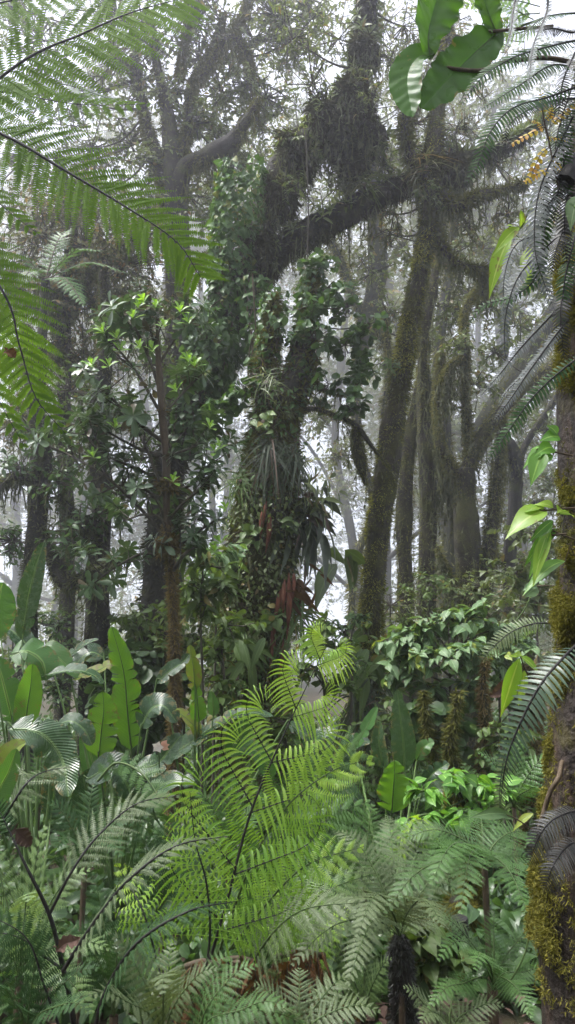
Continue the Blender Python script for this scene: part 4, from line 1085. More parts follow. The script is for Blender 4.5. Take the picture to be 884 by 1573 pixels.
# ================================================================== rosette shrub, left of centre
def rosette_tree():
    d = 5.6
    b = P(268, 1130, d); b[2] = float(gz(b[0], b[1]))
    T = Tree('rosette_shrub', 'leafy shrub tree with lime green young tips and brown fuzzy stem', 'shrub', b)
    c, _ = T.trunk(np.vstack([[foot(P(270, 1130, d), .04)], PP([(269, 1060, d, .034), (268, 960, d, .033), (264, 880, d, .032), (257, 800, d, .034), (256, 720, d, .032), (250, 640, d, .028), (244, 560, d, .020), (242, 490, d, .010)])]), M['stalk_brown'], 10, .2, 90, 6)
    g = G(); fuzz(g, c[:55], c[:55, 3], 9000, .022, 900); mk('moss', g, M['moss_brown'], T.o)
    g = G(); fuzz(g, c[52:76], c[52:76, 3], 1800, .03, 901, thr=.1); fuzz(g, c[52:56], c[52:56, 3] * 2.2, 700, .03, 902); fuzz(g, c[62:65], c[62:65, 3] * 1.8, 500, .03, 903); mk('golden_moss', g, M['moss_brown'], T.o)
    r = R(903)
    ends, axs = [], []
    gl, gb = G(), G(); 
    # main boughs, each with smaller ones
    boughs = [[(264, 870), (225, 850), (180, 870), (140, 900)], [(258, 830), (215, 780), (160, 730), (108, 700), (60, 680)], [(256, 770), (230, 700), (214, 660), (205, 640)],
              [(252, 680), (200, 640), (170, 610), (130, 575)], [(250, 640), (215, 580), (185, 540), (160, 520)], [(246, 600), (225, 540), (205, 500), (190, 490)], [(244, 560), (270, 520), (290, 500)],
              [(248, 640), (285, 600), (310, 575)], [(252, 700), (290, 690), (325, 670)], [(256, 760), (300, 740), (340, 690)], [(262, 850), (300, 820), (330, 800)], [(258, 800), (285, 770), (320, 745)],
              [(258, 810), (235, 760), (190, 745), (150, 760)], [(262, 850), (250, 800), (225, 790), (190, 800)], [(245, 560), (230, 500), (225, 475)], [(264, 880), (285, 850), (300, 840)], [(250, 700), (215, 690), (160, 660), (140, 650)], [(256, 740), (210, 720), (150, 690), (120, 640)]]
    for i, q in enumerate(boughs):
        n = len(q)
        q3 = PP([(x, y, d + r.normal() * .22 * (j / n), .013 * (1 - j / n * .6)) for j, (x, y) in enumerate(q)])
        q3 = curve(q3, 20); tube(gb, q3, q3[:, 3], 6, .2, 8, i)
        tips = [q3[-1, :3]]; ts = [nz(q3[-1, :3] - q3[-4, :3])]
        for k in range(6):
            j = r.integers(6, 19); p = q3[j, :3]
            v = nz(r.normal(size=3) * np.array([.8, .7, .6]) + Z * .45 + nz(q3[-1, :3] - q3[0, :3]) * .5)
            ln = r.uniform(.08, .26)
            C = np.array([p, p + v * ln * .5 + Z * .01, p + v * ln + Z * .04])[None]
            tubes(gb, curve(C[0], 6)[None], np.linspace(.006, .003, 6)[None], 4)
            tips.append(C[0, 2]); ts.append(nz(v + Z * .5))
        ends += tips; axs += ts
    ends = np.array(ends); axs = np.array(axs)
    rosettes(gl, ends, axs, r.uniform(.07, .125, len(ends)), 904, 11, el=(-.25, .8))
    e2 = ends[::2] - axs[::2] * .06
    rosettes(gl, e2, axs[::2], .10, 905, 7, el=(-.5, .2))
    mk('branches', gb, M['twig'], T.o); mk('crown', gl, M['leaf_ros'], T.o)
    gn = G()
    new = [(222, 462), (240, 470), (277, 477), (290, 494), (252, 500), (180, 518), (160, 508), (184, 536), (216, 532), (235, 536), (142, 560), (167, 560), (290, 552), (272, 598), (176, 654), (144, 700), (266, 738), (205, 486), (212, 470), (330, 692), (338, 686), (340, 832), (330, 845), (348, 780), (300, 560), (322, 655)]
    pts = np.array([P(x, y + 4, d - .22) for x, y in new])
    rosettes(gn, pts, np.array([CV(r.normal() * .25, 1, .45) for _ in new]), .08, 906, 7, el=(.45, 1.35), t=OBV)
    mk('young_leaves', gn, M['leaf_new'], T.o)
rosette_tree()

# thin leafy saplings of the middle ground
def sapling(label, path, d, blobs, matl, t, L, seed, nt=10, nl=8, r0=.012, mat='twig', flat=.6, name='sapling', cat='sapling', group=None, up=.3):
    q = PP([(x, y, d, r0 * (1 - .6 * i / len(path))) for i, (x, y) in enumerate(path)])
    f = foot(q[0], r0); b = f[:3].copy(); b[2] = float(gz(b[0], b[1]))
    T = thing(name, label, cat, b, group)
    q = curve(np.vstack([[f], q]), 30); g = G(); tube(g, q, q[:, 3], 7, .15, 6, seed); 
    gl = G()
    for i, (x, y, dd, s) in enumerate(blobs):
        e = P(x, y, d + dd)
        j = np.argmin(np.linalg.norm(q[:, :3] - (e - Z * s), axis=1))
        k = curve(np.array([q[j, :3], (q[j, :3] + e) / 2 + Z * s * .2, e]), 8); tubes(g, k[None], np.linspace(r0 * .6, r0 * .3, 8)[None], 4)
        spray(gl, g, e, np.array([s, s, s * .6]), nt, nl, L, seed * 11 + i, t, tw=.004, flat=flat, up=up)
    mk('stem', g, M[mat], T); mk('foliage', gl, M[matl], T)
    return T

# pale broad leaved bush right of the slender trunk
sapling('broad leaved pale green bush filling the space right of the mossy trunk foot', [(690, 1130), (692, 1060), (690, 1000)], 5.6,
        [(620, 985, 0, .17), (650, 965, 0, .17), (690, 950, .1, .16), (730, 948, .1, .17), (770, 965, .1, .14), (640, 1010, -.1, .17), (700, 1000, -.2, .18), (740, 1010, -.1, .15), (610, 1030, 0, .14), (660, 1060, -.1, .15), (785, 990, 0, .14), (720, 1060, 0, .14)],
        'leaf_bush', OVB, .095, 920, 13, 8, .014, flat=1.3, name='bush', cat='bush')
sapling('second paler bush with smaller leaves at its right side', [(770, 1140), (768, 1060), (772, 1000)], 6.3, [(760, 1000, 0, .15), (800, 990, 0, .16), (790, 1040, 0, .15), (750, 1050, 0, .14), (815, 1040, 0, .15), (800, 1090, 0, .14)], 'leaf_bush', OVB, .11, 921, 9, 7, flat=1.2, name='bush', cat='bush')
sapling('dark round leaved bush under the pale green bush', [(660, 1160), (662, 1110), (665, 1080)], 5.4, [(640, 1090, 0, .14), (680, 1085, 0, .15), (710, 1110, 0, .14), (650, 1130, 0, .13), (690, 1140, 0, .12)], 'leaf_round', RND, .11, 922, 8, 6, name='bush', cat='bush')
sapling('thin sapling with drooping leaves between paddle leaves and central trunk', [(312, 1100), (310, 1000), (308, 930), (312, 880)], 6.0, [(300, 900, 0, .18), (325, 870, 0, .18), (318, 930, 0, .15), (340, 900, 0, .14), (295, 850, 0, .14)], 'leaf_under', LAN7, .14, 923, 8, 7)
sapling('small leaved sapling at the left foot of the central trunk', [(340, 1110), (345, 1050), (340, 990)], 6.2, [(330, 1000, 0, .2), (350, 960, 0, .2), (345, 1050, 0, .2), (365, 1090, 0, .18), (325, 1080, 0, .16)], 'leaf_under', OV5, .08, 924, 14, 8)
sapling('dark leaved sapling in front of the mist gap at centre', [(500, 1100), (495, 1040), (490, 990)], 6.4, [(480, 990, 0, .16), (500, 960, .1, .14), (520, 1000, 0, .15), (470, 1030, 0, .15), (520, 1050, 0, .15)], 'leaf_under', OV5, .09, 925, 10, 7)
sapling('pale feathery sapling in the mist gap beside the slender trunk', [(540, 1100), (542, 1030), (540, 980)], 7.0, [(530, 970, 0, .2), (550, 950, .1, .16), (520, 1000, 0, .2), (545, 1020, 0, .2)], 'leaf_bush', OV3, .06, 926, 14, 8)
sapling('sapling with bright lance leaves behind the torn paddle leaf', [(330, 1060), (332, 960), (330, 880)], 6.6, [(320, 850, 0, .18), (345, 845, 0, .16), (320, 880, 0, .15)], 'leaf_bush', LAN7, .15, 927, 6, 6)
for i, (x, y, dd, s, lb, mt, tt, L) in enumerate([
    (90, 960, 7.5, .4, 'yellow green leafy growth behind the tall upright paddle leaf', 'leaf_bush', OV3, .06),
    (215, 960, 7.8, .4, 'dim leafy growth between stout black trunk and fuzzy stem', 'leaf_under', OV5, .09),
    (205, 1010, 7.2, .36, 'dark round leaved growth right of the torn paddle leaf', 'leaf_round', RND, .13),
    (20, 960, 8.2, .5, 'hazy leafy growth at the left edge behind paddle leaves', 'leaf_mid', OV3, .07),
    (620, 1110, 6.6, .35, 'dim small leaved growth behind the upright paddle leaf on the right', 'leaf_under', OV5, .07),
    (740, 900, 9.5, .6, 'hazy leafy growth among the feet of the forked mossy tree', 'leaf_mid', OV3, .08),
    (800, 900, 9.0, .5, 'small leaved green growth left of the near trunk below the vine', 'leaf_mid', OV3, .08),
    (820, 820, 8.0, .4, 'dark leafy growth behind the fingered leaves of the near trunk', 'leaf_mid', OV5, .08),
    (780, 1130, 5.2, .28, 'dim green growth under the curled sword fern', 'leaf_under', OV5, .06),
    (600, 930, 9.5, .5, 'pale small leaved growth right beside the slender mossy trunk', 'leaf_mid', OV3, .07),
    (440, 1110, 6.0, .3, 'dim bushy growth behind the curled fern tips', 'leaf_under', OV5, .07),
    (280, 940, 7.4, .4, 'dark growth behind the brown fuzzy stem', 'leaf_under', OV5, .08),
    (660, 900, 9.6, .4, 'creeping dark growth at the foot of the bearded trunk', 'leaf_under', OV3, .07)]):
    sapling(lb, [(x + 4, y + 130), (x, y + 60), (x, y)], dd, [(x, y, 0, s), (x + 30, y + 45, .1, s * .8), (x - 28, y + 60, 0, s * .8), (x + 5, y + 100, 0, s * .8)], mt, tt, L, 940 + i * 3, 26, 10, name='undergrowth_shrub', cat='shrub')

# ================================================================== paddle leaved plants
def clump(name, label, x, y, d):
    b = P(x, y, d); b[2] = float(gz(b[0], b[1]))
    return thing(name, label, 'plant', b), np.array([b[0], b[1], b[2]])
def leafset(o, b, d, items, seed):
    for i, it in enumerate(items):
        mat, w, pts, up, kw = it[0], it[1], it[2], it[3], (it[4] if len(it) > 4 else {})
        dd = kw.pop('d', d)
        q = PP([(p[0], p[1], dd + (p[2] if len(p) > 2 else 0)) for p in pts])
        s = np.vstack([b + np.array([0.03 * ((i * 7) % 5 - 2), .03 * ((i * 3) % 5 - 2), 0]), (b + q[0]) / 2 + np.array([0, 0, .05]), q[0]])
        paddle(o, q, CV(*up), w * (.74 if mat == 'pad_wet' else .88) / F * dd, M[mat], M['midrib' if mat != 'pad_lit' else 'stalk_green'], seed + i, stem=s, rr=.009 * dd / 4, **kw)
o, b = clump('paddle_leaf_plant', 'clump of big upright paddle leaves crowding the left edge', 60, 1330, 4.2)
leafset(o, b, 4.2, [
    ('pad_wet', 23, [(34, 985), (44, 920), (56, 870), (68, 832)], (.2, .1, 1), dict(tears=2, fold=.15, d=4.6)),
    ('pad_green', 32, [(-14, 985), (-6, 940), (2, 905), (6, 895)], (.5, .1, 1), dict(tears=0, d=4.0)),
    ('pad_green', 38, [(14, 1008), (40, 1000), (64, 1015), (72, 1045)], (.2, .8, .6), dict(tears=3, d=4.4, fold=-.2)),
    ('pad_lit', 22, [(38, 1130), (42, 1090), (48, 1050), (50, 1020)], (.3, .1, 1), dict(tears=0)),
    ('pad_green', 28, [(20, 1110), (8, 1060), (0, 1030), (-10, 1010)], (.4, .2, 1), dict(tears=1)),
    ('pad_wet', 40, [(10, 1120), (60, 1125), (95, 1165), (106, 1225, -.1)], (-.2, .75, .7), dict(tears=3, d=3.4, fold=.08, ripple=.05)),
    ('pad_yel', 22, [(-16, 1210), (6, 1170), (24, 1150), (40, 1140)], (.2, .8, .6), dict(tears=0, d=3.3)),
    ('pad_green', 22, [(-24, 1280), (-4, 1220), (14, 1185), (26, 1150)], (.2, .1, 1), dict(tears=0, d=3.0)),
    ('pad_wet', 20, [(60, 1040), (110, 1030), (140, 1035), (160, 1050)], (.1, 1, .3), dict(tears=2, d=4.4)),
    ('pad_green', 22, [(40, 1010), (72, 1000), (100, 1020), (120, 1040)], (.1, .9, .5), dict(tears=3, d=4.8)),
    ('pad_wet', 22, [(84, 1115), (110, 1108), (130, 1122), (142, 1145)], (0, .9, .5), dict(tears=1)),
    ('pad_wet', 24, [(0, 960), (20, 970), (40, 990), (44, 1010)], (.1, .9, .5), dict(tears=1, d=5)),
    ('pad_wet', 30, [(120, 1290), (130, 1240), (136, 1200), (140, 1180)], (0, .2, 1), dict(tears=0, d=4.4)),
    ('pad_wet', 26, [(78, 1260), (84, 1220), (84, 1190), (80, 1170)], (0, .2, 1), dict(tears=0, d=4.6)),
], 2000)
o, b = clump('paddle_leaf_plant', 'tall torn wavy edged paddle leaf plant glowing in the middle left', 185, 1330, 4.6)
leafset(o, b, 4.6, [
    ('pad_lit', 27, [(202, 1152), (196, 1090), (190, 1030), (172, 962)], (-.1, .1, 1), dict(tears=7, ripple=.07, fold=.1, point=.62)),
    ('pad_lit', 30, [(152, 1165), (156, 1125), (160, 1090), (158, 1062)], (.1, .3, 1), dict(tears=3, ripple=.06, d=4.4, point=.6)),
    ('pad_wet', 16, [(240, 1050), (262, 1030), (280, 1018), (292, 1004)], (.3, .7, .6), dict(tears=2, d=4.6)),
    ('pad_wet', 12, [(80, 1020), (110, 1005), (130, 990), (152, 982)], (-.1, .9, .4), dict(tears=2, d=5.0)),
    ('pad_yel', 14, [(110, 1045), (150, 1030), (170, 1024), (190, 1040)], (.1, .9, .4), dict(tears=3, d=4.8)),
    ('pad_wet', 28, [(216, 1120), (232, 1090), (252, 1085), (272, 1110)], (.1, .8, .6), dict(tears=2, d=4.2)),
    ('pad_wet', 30, [(205, 1180), (240, 1175), (262, 1150), (280, 1128)], (.1, .8, .6), dict(tears=1, d=4.2)),
    ('pad_wet', 34, [(130, 1200), (170, 1180), (190, 1195), (205, 1230)], (.0, .8, .6), dict(tears=2, d=4.3)),
    ('pad_green', 20, [(150, 1240), (146, 1190), (140, 1160), (128, 1120)], (.0, .3, 1), dict(tears=0, d=4.9)),
    ('pad_wet', 20, [(160, 1010), (140, 1002), (122, 1015), (112, 1035)], (.0, .8, .6), dict(tears=2, d=5.2)),
    ('pad_wet', 26, [(215, 1260), (235, 1220), (262, 1200), (300, 1200)], (.0, .8, .6), dict(tears=2, d=4.1)),
], 2100)
o, b = clump('paddle_leaf_plant', 'paddle leaf plant with narrow erect blades left of the central trunk', 300, 1290, 4.9)
leafset(o, b, 4.9, [
    ('pad_lit', 14, [(306, 1110), (304, 1080), (302, 1060), (300, 1050)], (.1, .1, 1), dict(tears=1, point=.5)),
    ('pad_yel', 13, [(300, 1062), (298, 1030), (294, 1005), (292, 990)], (.1, .1, 1), dict(tears=1, point=.6)),
    ('pad_green', 10, [(328, 1100), (328, 1085), (326, 1070), (324, 1062)], (.1, .1, 1), dict(tears=0, point=.5)),
    ('pad_wet', 18, [(300, 1135), (340, 1110), (380, 1095), (420, 1100)], (0, .9, .4), dict(tears=3)),
    ('pad_yel', 13, [(262, 1090), (282, 1100), (300, 1118), (306, 1140)], (0, .9, .4), dict(tears=2)),
    ('pad_wet', 24, [(250, 1170), (280, 1150), (310, 1130), (340, 1115)], (0, .8, .5), dict(tears=2)),
    ('pad_wet', 26, [(440, 1110), (470, 1130), (490, 1160), (490, 1190)], (.3, .8, .5), dict(tears=2, d=5.2)),
    ('pad_green', 22, [(350, 1160), (370, 1130), (380, 1110), (400, 1110)], (.1, .7, .6), dict(tears=1)),
], 2200)
o, b = clump('paddle_leaf_plant', 'single broad shining paddle leaf standing upright right of centre', 600, 1330, 4.2)
leafset(o, b, 4.2, [
    ('pad_wet', 27, [(622, 1185, .1), (620, 1140, .1), (614, 1090, .1), (610, 1060, .1)], (.2, .2, 1), dict(tears=1, point=.52, fold=.1)),
    ('pad_wet', 18, [(590, 1180), (584, 1150), (582, 1130), (584, 1108)], (-.6, .2, 1), dict(tears=0, point=.6)),
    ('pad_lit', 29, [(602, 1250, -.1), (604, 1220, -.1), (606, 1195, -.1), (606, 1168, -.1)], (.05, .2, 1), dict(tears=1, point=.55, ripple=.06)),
    ('pad_green', 12, [(545, 1150), (556, 1130), (565, 1115), (580, 1085)], (-.5, .5, .8), dict(tears=2, d=4.8)),
    ('pad_wet', 17, [(650, 1210), (664, 1190), (680, 1178), (690, 1172)], (.3, .7, .6), dict(tears=5)),
    ('pad_green', 13, [(640, 1170), (650, 1150), (660, 1142), (668, 1140)], (.3, .7, .6), dict(tears=1, d=4.6)),
    ('pad_wet', 15, [(560, 1240), (540, 1215), (525, 1205), (510, 1215)], (0, .9, .4), dict(tears=1)),
    ('pad_green', 10, [(575, 1290), (590, 1282), (604, 1280), (618, 1288)], (0, .9, .4), dict(tears=0, d=3.9)),
    ('pad_wet', 17, [(640, 1230), (660, 1218), (680, 1212), (712, 1225)], (.1, .8, .6), dict(tears=2)),
], 2300)
o, b = clump('paddle_leaf_plant', 'shaded paddle leaf clump low behind the big curled fern', 480, 1300, 4.9)
leafset(o, b, 4.9, [
    ('pad_wet', 20, [(450, 1200), (470, 1160), (490, 1130), (520, 1120)], (.1, .8, .5), dict(tears=2)),
    ('pad_wet', 22, [(520, 1200), (530, 1160), (545, 1140), (570, 1140)], (.1, .8, .5), dict(tears=1)),
    ('pad_green', 22, [(420, 1200), (400, 1160), (380, 1150), (350, 1160)], (.1, .8, .5), dict(tears=1)),
    ('pad_wet', 22, [(560, 1260), (540, 1230), (520, 1225), (500, 1240)], (.1, .8, .5), dict(tears=1)),
], 2400)

# pale flower among the paddle leaves
o = thing('flower', 'small white flower with a pink bract among the paddle leaves', 'flower', P(246, 1160, 4.1))
g = G(); a = np.linspace(0, 5.2, 5)
scatter(g, OVB, np.repeat(P(243, 1147, 4.1)[None], 5, 0), np.array([CV(math.cos(t) * .8, math.sin(t) * .8, .5) for t in a]), np.repeat(CV(0, 0, 1)[None], 5, 0), .034, None, 1.3)
mk('petals', g, M['petal'], o)
g = G(); scatter(g, OVB, np.repeat(P(249, 1146, 4.12)[None], 3, 0), np.array([CV(1, .2, .3), CV(.9, -.4, .3), CV(.6, .7, .2)]), np.repeat(CV(0, 0, 1)[None], 3, 0), .042, None, 1.2); mk('bract', g, M['petal_pink'], o)
g = G(); k = curve(np.array([P(244, 1150, 4.1), P(246, 1190, 4.15), P(252, 1240, 4.25)]), 12); tube(g, k, .004, 5); mk('stem', g, M['stalk_green'], o)

# leafy shrublet and moss lumps right of centre
sapling('glossy light green shrublet with round leaves right of the bright paddle blade', [(690, 1340), (692, 1280), (688, 1230)], 3.9,
        [(650, 1215, 0, .09), (690, 1195, 0, .09), (730, 1200, 0, .09), (660, 1250, -.1, .09), (710, 1250, -.1, .09), (640, 1280, -.1, .07), (680, 1290, -.1, .08), (740, 1240, 0, .08), (770, 1215, 0, .07)],
        'leaf_bright', OVB, .085, 960, 6, 5, .007, 'stalk_green', 1.0, 'shrublet', 'plant')
sapling('soft lime herb with drooping leaves left of the mossy stump', [(640, 1330), (638, 1300), (632, 1270)], 3.7, [(632, 1275, 0, .06), (622, 1300, 0, .05), (650, 1260, 0, .05)], 'leaf_lime', LAN7, .085, 961, 5, 4, .005, 'stalk_green', .8, 'shrublet', 'plant')
sapling('low broad leaved herb between the ferns near the black fern trunk', [(670, 1520), (668, 1470), (664, 1440)], 3.0, [(668, 1440, 0, .07), (650, 1480, 0, .06), (690, 1480, 0, .06), (640, 1440, 0, .05)], 'leaf_under', OVB, .09, 962, 6, 5, .005, 'stalk_green', .9, 'shrublet', 'plant')

def mossy_stub(label, pts, d, seed, mat='moss_gold', n=5000, L=.03):
    q = PP([(x, y, d, r) for x, y, r in pts]); f = foot(q[0], q[0][3]); b = f[:3].copy(); b[2] = float(gz(b[0], b[1]))
    o = thing('mossy_stump', label, 'stump', b)
    q = curve(np.vstack([[f], q]), 36); g = G(); tube(g, q, q[:, 3], 12, .35, 9, seed); mk('wood', g, M['bark_moss'], o)
    g = G(); fuzz(g, q, q[:, 3], n, L, seed, nsc=9); mk('moss', g, M[mat], o)
    return o
mossy_stub('slim leaning stump wrapped in ochre moss among the bright shrublet leaves', [(722, 1290, .03), (718, 1265, .035), (708, 1240, .05), (703, 1218, .045), (700, 1200, .02)], 4.0, 971)
mossy_stub('short mossy stump below the right fern fronds', [(640, 1480, .05), (632, 1440, .06), (630, 1405, .05), (634, 1380, .02)], 3.4, 972)
mossy_stub('broad ochre mossy stump half hidden by the right fern fronds', [(700, 1500, .08), (702, 1440, .08), (706, 1400, .07), (700, 1380, .03)], 3.6, 973, n=9000)
mossy_stub('thin moss coated sapling stem under the pale bush', [(700, 1200, .03), (690, 1150, .025), (700, 1100, .02), (705, 1060, .012)], 5.0, 974, 'moss_olive', 4000, .03)
mossy_stub('second thin mossy stem leaning left under the pale bush', [(672, 1190, .02), (662, 1150, .02), (654, 1100, .016), (650, 1060, .01)], 5.1, 975, 'moss_olive', 3000, .03)
mossy_stub('moss coated stem behind the curled sword fern', [(740, 1200, .03), (748, 1120, .03), (742, 1060, .02), (746, 1010, .012)], 5.3, 976, 'moss_brown', 4000, .03)
mossy_stub('brown pole of dead growth far behind the glossy shrublet', [(815, 1230, .06), (812, 1150, .06), (818, 1080, .05), (812, 1020, .03)], 5.6, 977, 'moss_brown', 7000, .04)

# bare moss roots / lianas in the dim middle
def vine(label, pts, d, r0, mat, seed, cat='vine', fz=0):
    q = PP([(p[0], p[1], p[2] if len(p) > 2 else d) for p in pts]); q = curve(q, 60)
    g = G(); tube(g, q, r0, 6, .15, 12, seed); o = mk('vine', g, M[mat], None, q[0])
    tag(o, label, cat)
vine('thin pale vine hanging in an S curve left of the near trunk', [(792, 955), (800, 945), (812, 925), (820, 895), (820, 870), (822, 862)], 2.3, .0022, 'stalk_green', 1)
vine('fine pale tendril stretched across above the sword fern', [(700, 905), (760, 918), (800, 925), (860, 935), (890, 938)], 2.2, .0012, 'stalk_green', 2)
vine('second fine tendril rising to the mossy near trunk', [(740, 868), (790, 888), (830, 902), (850, 895)], 2.1, .0010, 'stalk_green', 3)
vine('dark brown root curling down the lower edge of the near trunk', [(864, 1170, 1.55), (858, 1195, 1.5), (846, 1215, 1.5), (838, 1240, 1.5), (832, 1262, 1.5), (826, 1290, 1.55)], 1.5, .0045, 'stalk_brown', 4)
vine('yellow green bare stem bent over the lower right ferns', [(808, 1400), (812, 1440), (800, 1480), (770, 1525), (740, 1550)], 2.4, .003, 'stalk_green', 5)
vine('thin straight hanging liana right of the central trunk', [(470, 200), (474, 330), (472, 420), (476, 520)], 7.6, .006, 'twig', 6)
vine('liana hanging free beside the ivy curtain', [(388, 420), (394, 520), (398, 620), (392, 700)], 7.4, .007, 'stalk_brown', 7)

# ================================================================== ground cover
def ground_cover():
    r = R(990); g = G()
    n = 2600
    y = 3.6 + 14 * r.uniform(size=n) ** 1.2; x = r.uniform(-.62, .62, n) * (y + 1.2)
    pos = np.stack([x, y, gz(x, y)], 1)
    m = 26
    for t, L, sel in ((OV5, .09, slice(0, 1100)), (LAN7, .16, slice(1100, 1900)), (RND, .08, slice(1900, 2600))):
        p = pos[sel]; k = len(p)
        pp = np.repeat(p, m, 0) + r.normal(size=(k * m, 3)) * np.array([.16, .16, 0]); pp[:, 2] += r.uniform(0, .42, k * m) ** 1.3
        d_ = rdir(r, k * m, .3)
        scatter(g, t, pp, d_, Z + r.normal(size=(k * m, 3)) * .5, L * r.uniform(.5, 1.3, k * m), r.uniform(size=k * m), 1, .3)
    tag(mk('ground_cover', g, M['leaf_round']), 'low leafy ground cover in the dim understorey', 'ground cover', kind='stuff')
    g = G(); n = 14000
    y = 1.5 + 12 * r.uniform(size=n) ** 1.3; x = r.uniform(-.62, .62, n) * (y + 1.2)
    scatter(g, OV3, np.stack([x, y, gz(x, y) + .02 + r.uniform(0, .04, n)], 1), np.stack([r.normal(size=n), r.normal(size=n), r.normal(size=n) * .2], 1), Z + r.normal(size=(n, 3)) * .3, .07 * r.uniform(.5, 1.5, n), r.uniform(size=n))
    tag(mk('leaf_litter', g, M['leaf_dead']), 'brown dead leaves lying on the forest floor', 'leaf litter', kind='stuff')
ground_cover()
# ================================================================== foreground ferns
def fern(name, label, root, d, cat='fern', group=None, on_ground=True):
    b = P(root[0], root[1], d)
    if on_ground: b[2] = float(gz(b[0], b[1]))
    return thing(name, label, cat, b, group)
def fr(o, pts, d, up, plen, mat, smat='stalk_green', **kw):
    q = PP([(p[0], p[1], d + (p[2] if len(p) > 2 else 0)) for p in pts])
    return frond(o, q, CV(*up), plen / F * d, M[mat], M[smat], **kw)

TP = ([0, .1, .3, .5, .7, .85, 1], [.8, .95, 1, .80, .56, .42, .25])
# --- bright young fern with curled tips, in front of everything at centre
o = fern('tree_fern', 'lime green young tree fern frond with curled tips and a dark stalk', (308, 1530), 2.6)
fr(o, [(290, 1600, -.1), (308, 1523), (345, 1400), (385, 1250, .05), (438, 1125, .1), (505, 985, .15)], 2.6, (0, .12, 1), 245, 'fern_lime', 'stalk_black',
   n=6, m=19, ql=.21, alpha=(62, 44), t=SER12B, t0=.20, droop=.06, curl=2.4, fwd=.05, beta=76, sag=.45, kwid=.58, kq=1.25, rr=.0068, seed=3, pprof=TP, cosw=.6, cu=.15, jit=.05)
fr(o, [(300, 1560, -.15), (322, 1450, -.1), (318, 1360, -.1), (300, 1290, -.1), (292, 1215, -.1)], 2.6, (0, .12, 1), 70, 'fern_lime', 'stalk_black',
   n=17, m=7, ql=.34, alpha=(88, 60), t=SER12, t0=.30, droop=.22, curl=1.2, fwd=-.05, beta=70, rr=.005, seed=4, pprof=([0, .3, .7, 1], [1, 1, .8, .2]))
fr(o, [(266, 1573, -.2), (240, 1470, -.1), (220, 1400, -.1), (190, 1345), (178, 1325)], 2.5, (0, .12, 1), 62, 'fern_lime', 'stalk_black',
   n=13, m=7, ql=.34, alpha=(88, 60), t=SER12, t0=.25, droop=.15, curl=1.8, fwd=0, beta=70, rr=.004, seed=5)
fr(o, [(150, 1200, .2), (180, 1172, .2), (220, 1190, .1), (252, 1240, 0), (258, 1260)], 2.9, (0, .5, 1), 38, 'fern_mid', 'stalk_green', n=10, m=9, ql=.28, alpha=(80, 60), t=SER8, t0=.02, droop=.25, seed=10, pprof=([0, .5, 1], [.5, 1, .4]))

fr(o, [(330, 1480, .1), (385, 1330, .05), (440, 1240, 0), (510, 1185, 0), (575, 1165, .05)], 2.65, (.2, .5, 1), 120, 'fern_lime', 'stalk_green',
   n=13, m=20, alpha=(66, 40), t=SER8, t0=.2, droop=.25, kwid=.7, curl=.8, sag=.3, seed=11, cu=.1)
fr(o, [(320, 1500, .15), (400, 1400, .1), (470, 1330, .05), (560, 1300, .05)], 2.6, (.1, .8, .8), 95, 'fern_lime', 'stalk_green',
   n=14, m=18, alpha=(68, 42), t=SER8, t0=.2, droop=.3, kwid=.7, sag=.3, seed=12)
# --- big spreading frond with drooping tips, right of the bright one
o = fern('tree_fern', 'large spreading tree fern with drooping combs at centre right', (400, 1560), 2.9)
fr(o, [(380, 1500, .1), (400, 1390, .1), (430, 1290, .1), (480, 1210, .15), (545, 1150, .3)], 2.9, (.25, .5, 1), 190, 'fern_mid', 'stalk_green',
   n=12, m=28, kwid=.6, alpha=(62, 30), t=SER12B, t0=.08, droop=.30, fwd=.3, beta=72, sag=.25, rr=.006, seed=20, pprof=([0, .2, .5, .8, 1], [1, 1, .9, .6, .3]))
fr(o, [(390, 1520, 0), (430, 1430, 0), (500, 1370, 0), (580, 1340, .1)], 2.8, (.1, .9, .7), 100, 'fern_pale', 'stalk_green',
   n=15, m=20, ql=.19, alpha=(70, 40), t=SER8, t0=.08, droop=.3, seed=21)
fr(o, [(380, 1520, 0), (400, 1460, -.1), (460, 1400, -.2), (560, 1385, -.25)], 2.7, (.1, 1, .5), 90, 'fern_dull', 'stalk_green',
   n=16, m=20, ql=.19, alpha=(70, 40), t=SER8, t0=.08, droop=.35, seed=22)
fr(o, [(384, 1500, .3), (440, 1330, .35), (500, 1260, .4), (570, 1230, .5)], 2.9, (.1, .9, .8), 120, 'fern_mid', 'stalk_green',
   n=15, m=22, ql=.18, alpha=(65, 35), t=SER8, t0=.08, droop=.35, seed=23)
fr(o, [(360, 1500, .3), (420, 1360, .35), (470, 1330, .3), (520, 1300, .2)], 2.9, (.1, .9, .8), 100, 'fern_mid', 'stalk_green',
   n=15, m=22, ql=.18, alpha=(65, 35), t=SER8, t0=.08, droop=.3, seed=24)

